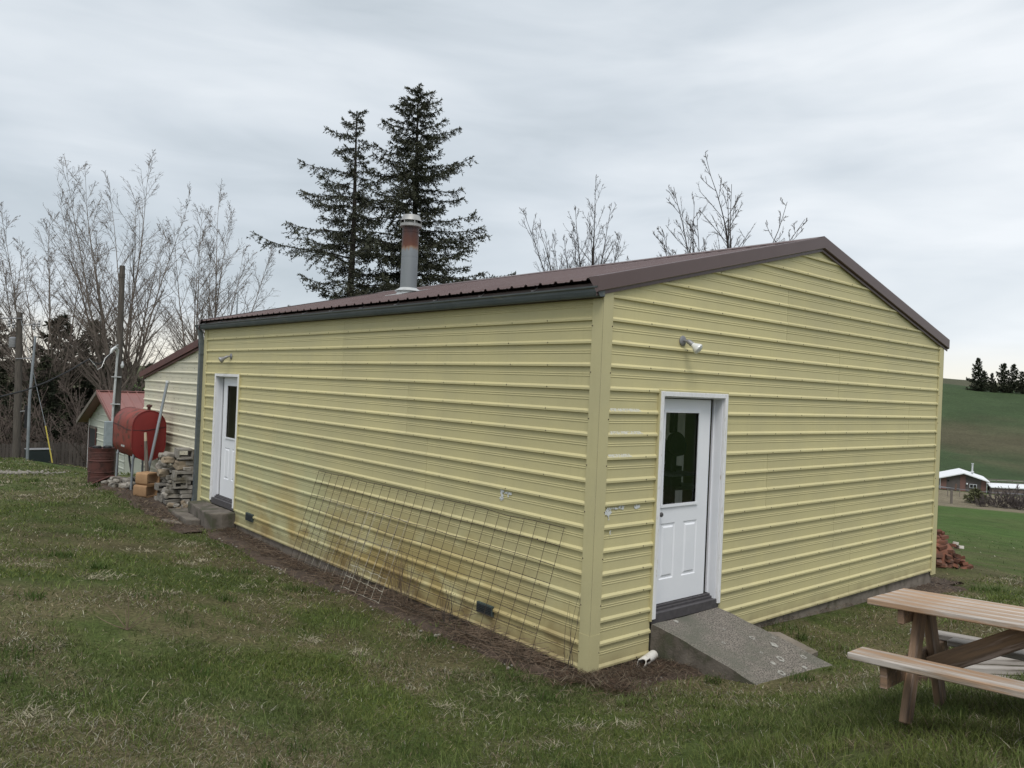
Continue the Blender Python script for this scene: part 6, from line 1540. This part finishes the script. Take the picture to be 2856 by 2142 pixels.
# long tangled dry stems heaped by the wall and bent weeds growing up through the wire
Tt = Tubes(4); q = random.Random(8)
for k in range(520):
    z_ = q.random()
    if z_ < .55: yy = q.gauss(1.2, .55); xx = -abs(q.gauss(.22, .14))
    elif z_ < .85: yy = q.gauss(3.9, .7); xx = -abs(q.gauss(.30, .14))
    else: yy = q.uniform(4.5, 8); xx = -abs(q.gauss(.3, .15))
    if yy < .05: continue
    p = Vector((xx, yy, G(xx, yy)+.03+.07*q.random())); d = rdir(q, q.gauss(-1.2, .9), q.uniform(-.05, .35))
    pts, rad = grow(q, p, d, q.uniform(.18, .65), .0034, .0018, 5, .16, -.06); Tt.add(pts, rad)
dm = Tt.mesh('dry_stems', STICK); o = bpy.data.objects.new('dry_stems', dm); col.objects.link(o); tag(o, kind='stuff')
for wi, (yc, xc_, n_, hh, lab) in enumerate([(3.05, -.22, 26, .75, 'taller clump of dry bent weeds rising through the middle of the wire grid'), (4.15, -.25, 20, .45, 'shorter clump of dry weeds at the far part of the wire grid'), (2.1, -.2, 9, .5, 'thin dark dry stalks between the weed clumps and the green vent'), (.18, -.12, 5, .75, 'thin dark vine climbing beside the near corner trim')]):
    Tt = Tubes(4); q = random.Random(80+wi)
    for k in range(n_):
        xx = xc_+q.uniform(-.05, .09); yy = yc+q.gauss(0, .12 if wi < 3 else .03); p = Vector((xx, yy, G(xx, yy)))
        pts, rad = grow(q, p, Vector((q.uniform(-.12, .04), q.uniform(-.25, .25), 1)), hh*q.uniform(.6, 1.15), .0036, .0014, 9, .09, -.035 if wi < 3 else .0)
        pts = [Vector((min(a.x, -.045), a.y, a.z)) for a in pts]; Tt.add(pts, rad)
    me = Tt.mesh('dry_weed', STICK if wi < 2 else TWIG_D); o = bpy.data.objects.new('dry_weed', me); col.objects.link(o); tag(o, lab, 'weed', 'dry weeds along the long wall')
# seedling twigs standing in the lawn
Tt = Tubes(4); q = random.Random(3); bx_, by_ = -3.55, 2.4
for a, e_, l_ in ((1.2, 1.5, .34), (2.9, .75, .42), (-.2, .6, .36), (3.4, .35, .3), (.4, .9, .22), (2.2, .9, .2)):
    pts, rad = grow(q, Vector((bx_, by_, G(bx_, by_))), rdir(q, a-.7, e_), l_, .0045, .002, 5, .07, .0); Tt.add(pts, rad)
me = Tt.mesh('dry_weed', STICK); o = bpy.data.objects.new('dry_weed', me); col.objects.link(o); tag(o, 'small dead twiggy plant standing alone in the left lawn', 'weed')
# pebbles
Pm = MB(); q = random.Random(6)
def pebble(x, y, s_):
    z = G(x, y)+.02; a = q.uniform(0, 6)
    M = TR((x, y, z), q.uniform(-.3, .3), q.uniform(-.3, .3), a); Pm.lathe([(.3*s_, -.3*s_), (.5*s_, 0), (.3*s_, .28*s_), (0, .33*s_)], (0, 0, 0), 6, M)
for k in range(260):
    pebble(-2.3+q.gauss(0, .7), 19.6+q.gauss(0, .35), q.uniform(.03, .09))
for k in range(60): pebble(-abs(q.gauss(.35, .2)), q.uniform(.2, 8.6), q.uniform(.02, .05))
for k in range(30): pebble(q.uniform(-.1, .9), -q.uniform(.05, .5), q.uniform(.015, .035))
for k in range(26): pebble(-.46+q.gauss(0, .06), 6.0+q.gauss(0, .12), q.uniform(.02, .04))
o = Pm.build('gravel', mat('pale_gravel', (.30, .28, .245), (.17, .155, .13), rough=1, scale=20), None); tag(o, kind='stuff')
